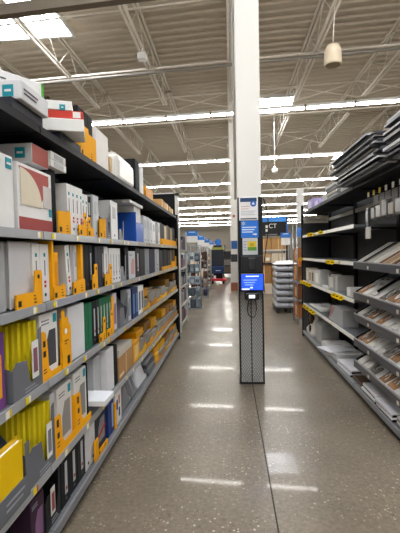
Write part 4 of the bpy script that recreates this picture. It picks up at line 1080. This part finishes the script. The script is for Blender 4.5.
MB().box((-.26, -.16, 1.62), (.26, .3, 1.74), M('#a9ab5a')).box((-.2, -.18, 1.74), (.2, .2, 1.82), M('#30343c')).build('folded_load', t)
MB().tube([(.32, .1, 1.4), (.36, .1, 1.75), (.3, .1, 1.85)], .02, BLACK).build('handle', t)
MB().tube([(.02, -.02, 1.98), (.02, .02, 1.98)], .14, M('#2f6ec2'), 16).tube([(.02, 0, 1.7), (.02, 0, 1.98)], .02, STEEL).build('round_sign', t)
# dark far goods to the right of the cart
t = thing('dark_rack', 'dark rack of goods just right of the far cart', 'rack', (-.1, 24.0, 0))
MB().box((-.35, 0, .2), (.3, .6, 1.55), M('#3b3a3c'), .03).build('rack_body', t)
for k in range(3): MB().box((-.33, -.02, .3+k*.42), (.28, 0, .62+k*.42), M(('#5a4b3c', '#77706a', '#2c2b30')[k])).build('goods_face', t)
for dx in (-.3, .25): MB().box((dx, .1, 0), (dx+.05, .4, .2), BLACK).build('leg', t)
# second column
t = thing('support_column', 'farther white column with a blue sign behind the near column', 'column', (.2, 16.4, 0))
MB().box((-.14, 0, 0), (.14, .28, ZD), COLM, .01).build('shaft', t)
MB().box((-.12, -.012, 1.62), (.12, 0, 1.95), M('#2f5f9c')).build('blue_sign', t)
MB().box((-.05, -.01, 2.9), (.05, 0, 3.0), M('#b5574a')).build('red_mark', t)
slab('white_bin', 'white bin with dark lid at the foot of the farther column', 'bin', 1, .04, 15.9, 0, .3, .28, 1.1, M('#c9c7c2'))
slab('dark_box', 'dark box standing on the white bin by the farther column', 'box', 1, .06, 15.9, 1.102, .28, .25, .3, M('#34363b'), strip=M('#e6e6e6'))
slab('red_crate', 'small red-brown crate before the white bin by the farther column', 'crate', 1, .04, 15.5, 0, .3, .28, .3, M('#8f5a44'))
# long gondolas far away on both sides
fr = random.Random(77)
for k in range(5):
    y = 24.5 + 7*k
    t = thing('distant_shelving', 'distant low shelving row on the left side, %s one back' % ORD[k], 'shelving', (-1.5-.15*k, y, 0))
    MB(-1).box((0, .3, 0), (4.5, .35, 1.7), M('#8b8880')).build('back_panel', t)
    for z in (.15, .65, 1.15):
        MB(-1).box((0, 0, z-.04), (4.5, .3, z), WHTMET).build('shelf', t)
        g = MB(-1)
        for j in range(9): g.box((.05+j*.49, .03, z), (.45+j*.49, .28, z+fr.uniform(.2, .42)), M(('#6b7a8c', '#a35648', '#c9b58a', '#4b4a48', '#8e9a6c', '#d8d3c8')[fr.randrange(6)]))
        g = g.build('goods', t); g['kind'] = 'stuff'
    t = thing('distant_shelving', 'distant low shelving row on the right side, %s one back' % ORD[k], 'shelving', (1.5+.15*k, y, 0))
    MB(1).box((0, .3, 0), (4.5, .35, 1.7), M('#8b8880')).build('back_panel', t)
    for z in (.15, .65, 1.15):
        MB(1).box((0, 0, z-.04), (4.5, .3, z), WHTMET).build('shelf', t)
        g = MB(1)
        for j in range(9): g.box((.05+j*.49, .03, z), (.45+j*.49, .28, z+fr.uniform(.2, .42)), M(('#6b7a8c', '#a35648', '#c9b58a', '#4b4a48', '#8e9a6c', '#d8d3c8')[fr.randrange(6)]))
        g = g.build('goods', t); g['kind'] = 'stuff'

# ================================================================== BACKGROUND, RIGHT OF THE COLUMN
t = thing('storage_rack', 'black rack of cardboard cartons with a black and blue header right of the column', 'rack', (.42, 14.6, 0))
for x in (0, 1.62): 
    for y in (0, .76): MB().box((x, y, 0), (x+.05, y+.05, 2.75), BLKMET).build('upright', t)
for z in (.22, 1.08, 1.56): MB().box((.0, .0, z-.06), (1.67, .81, z), M('#2a2a2c') if z < 1.2 else M('#cfc4b4')).build('shelf', t)
MB().box((.05, .06, 0), (1.62, .75, .12), BLACK).build('kick_plate', t)
MB().box((0, -.03, 2.05), (1.67, -.001, 2.55), M('#1f1e20', .5)).build('header_board', t)
MB().box((0, -.06, 2.55), (1.62, .05, 2.72), M('#2a7fd4', .4)).box((1.62, -.05, 2.05), (1.68, .0, 2.55), M('#2a5fa4', .4)).build('blue_strip', t)
cu = bpy.data.curves.new('text_tmp', 'FONT'); cu.body = 'CT'; cu.size = .22; cu.extrude = .004
to = bpy.data.objects.new('text_tmp', cu); COL.objects.link(to)
dg = bpy.context.evaluated_depsgraph_get()
me = bpy.data.meshes.new_from_object(to.evaluated_get(dg)); bpy.data.objects.remove(to)
me.materials.clear(); me.materials.append(M('#e9e4dc'))
o = bpy.data.objects.new('header_letters', me); COL.objects.link(o); o.parent = t; o.location = (1.0, -.036, 2.33); o.rotation_euler = (PI/2, 0, 0)
MB().box((.89, -.036, 2.33), (.97, -.031, 2.43), M('#e9e4dc')).box((.89, -.036, 2.2), (.97, -.031, 2.29), M('#e9e4dc')).box((.89, -.036, 2.08), (1.3, -.031, 2.11), M('#8d8a86')).build('header_marks', t)
def carton_at(x0, x1, z, h, m, label, y=14.66, D=.6, lab=True):
    t = thing('cardboard_carton', label, 'box', (x0, y, z))
    MB().box((0, 0, 0), (x1-x0, D, h), m, .005).build('carton_body', t)
    MB().box(((x1-x0)*.45, -.002, .004), ((x1-x0)*.53, 0, h-.004), M('#c9a878', .5)).build('tape', t)
    if lab: MB().box(((x1-x0)*.62, -.002, h*.2), ((x1-x0)*.9, 0, h*.55), M('#e8e2d6')).build('label_strip', t)
bx = M('#8f683c', .8)
for k, (a, c) in enumerate(((.48, .98), (1.0, 1.5), (1.52, 2.03))):
    w = ('left', 'middle', 'right')[k]
    carton_at(a, c, .222, .78, bx if k else M('#8c6a42', .8), 'large brown carton on the lowest shelf of the carton rack, %s one' % w, lab=False)
    carton_at(a, c, 1.082, .34, (M('#c9b08a', .8), M('#b99a72', .8), M('#d5c6ae', .8))[k], 'shorter labelled carton on the middle shelf of the carton rack, %s one' % w)
    carton_at(a, c, 1.562, .42, M('#a98252', .8), 'brown carton on the top shelf of the carton rack, %s one' % w, lab=False)
# white small goods at the foot of the rack
for k in range(4):
    slab('white_carton', 'small white carton in front of the carton rack, %s from the left' % ORD[k], 'box', 1, .95+k*.28, 14.15, 0.001, .3, .24, .3+.04*(k % 2), M(('#d8d4cc', '#c9b8a4', '#e4e0d8', '#b98f74')[k]))
# pallet of silver bags
t = thing('pallet', 'dark pallet under the stack of silver-grey bags', 'pallet', (1.1, 9.7, 0))
for k in range(5): MB().box((0, k*.2, .1), (.62, k*.2+.13, .125), M('#35332f')).build('deck_board', t)
for k in range(3): MB().box((.01+k*.25, 0, 0), (.11+k*.25, .93, .1), M('#2c2a28')).build('stringer', t)
sv = M('#9fa3aa', .22, 0, 0, .15, 12, .5, 'silver')
for j in range(7):
    for k in range(2):
        g = thing('silver_bag', 'silver-grey filled bag in the pallet stack, %s layer up, %s side' % (ORD[j], ('left', 'right')[k]), 'bag', (1.1+k*.31+.01*(j % 2), 9.7, .128+j*.148), 'silver-grey bags on the pallet')
        MB().pillow((0, 0, 0), (.318, .9, .165), sv, 6, 100+j*2+k, .12, .72).build('bag_body', g)
        MB().box((.08, -.002+.02, .05), (.22, .022, .09), M('#d9dbde')).build('label_strip', g)
bag_ = thing('plastic_wrap', 'white plastic cover draped over the top of the silver bag stack', 'wrap', (1.1, 9.68, 1.166))
MB().pillow((0, 0, 0), (.63, .92, .1), M('#d9d8d5', .35), 6, 130, .3).build('sheet', bag_)
# orange-brown hanging rack by the far end of the right run
t = thing('wire_rack', 'wire rack of brown cartons with a blue sign past the right shelving end', 'rack', (1.36, 8.2, 0))
for x in (0, .4):
    for y in (0, .5): MB().tube([(x, y, 0), (x, y, 2.05)], .012, STEEL, 6).build('post', t)
for z in (.12, .5, .88, 1.26): MB().box((0, 0, z-.015), (.4, .5, z), STEEL).build('shelf', t)
MB().box((.0, -.02, 1.78), (.14, 0, 1.96), M('#3f78c4', .4)).build('blue_sign', t)
MB().box((.0, -.015, 2.06), (.14, 0, 2.74), M('#d8d6d0')).build('white_panel', t)
for j, z in enumerate((.12, .5, .88, 1.26)):
    for k in range(2):
        slab('brown_carton', 'orange-brown carton on the wire rack past the right shelving, %s shelf, %s side' % (ORD[j], ('left', 'right')[k]), 'box', 1, 1.37+k*.2, 8.25, z+.001, .42, .185, .30, M(('#9a5f34', '#7a4a2c', '#a8713c')[(j+k) % 3]), strip=M('#c98f5c'))
slab('orange_carton', 'bright orange-topped package on the wire rack front', 'box', 1, 1.37, 8.1, 1.2, .09, .2, .12, M('#d9772a'))
# small blue sign far right
aisle_sign(1.75, 12.6, 1.98, .28, .3, 'small blue-topped sign on legs between the carton rack and the wire rack')

# ================================================================== LIGHT
w = bpy.data.worlds.new('world'); SC.world = w; w.use_nodes = True
bg = w.node_tree.nodes['Background']; bg.inputs[0].default_value = (1, .97, .92, 1); bg.inputs[1].default_value = .35
SC.view_settings.view_transform = 'Standard'; SC.view_settings.look = 'None'; SC.view_settings.gamma = 1
SC.view_settings.use_curve_mapping = False
SC.view_settings.exposure = 0.28
SC.cycles.max_bounces = 6
SC.cycles.sample_clamp_indirect = 6
SC.cycles.caustics_reflective = False; SC.cycles.caustics_refractive = False
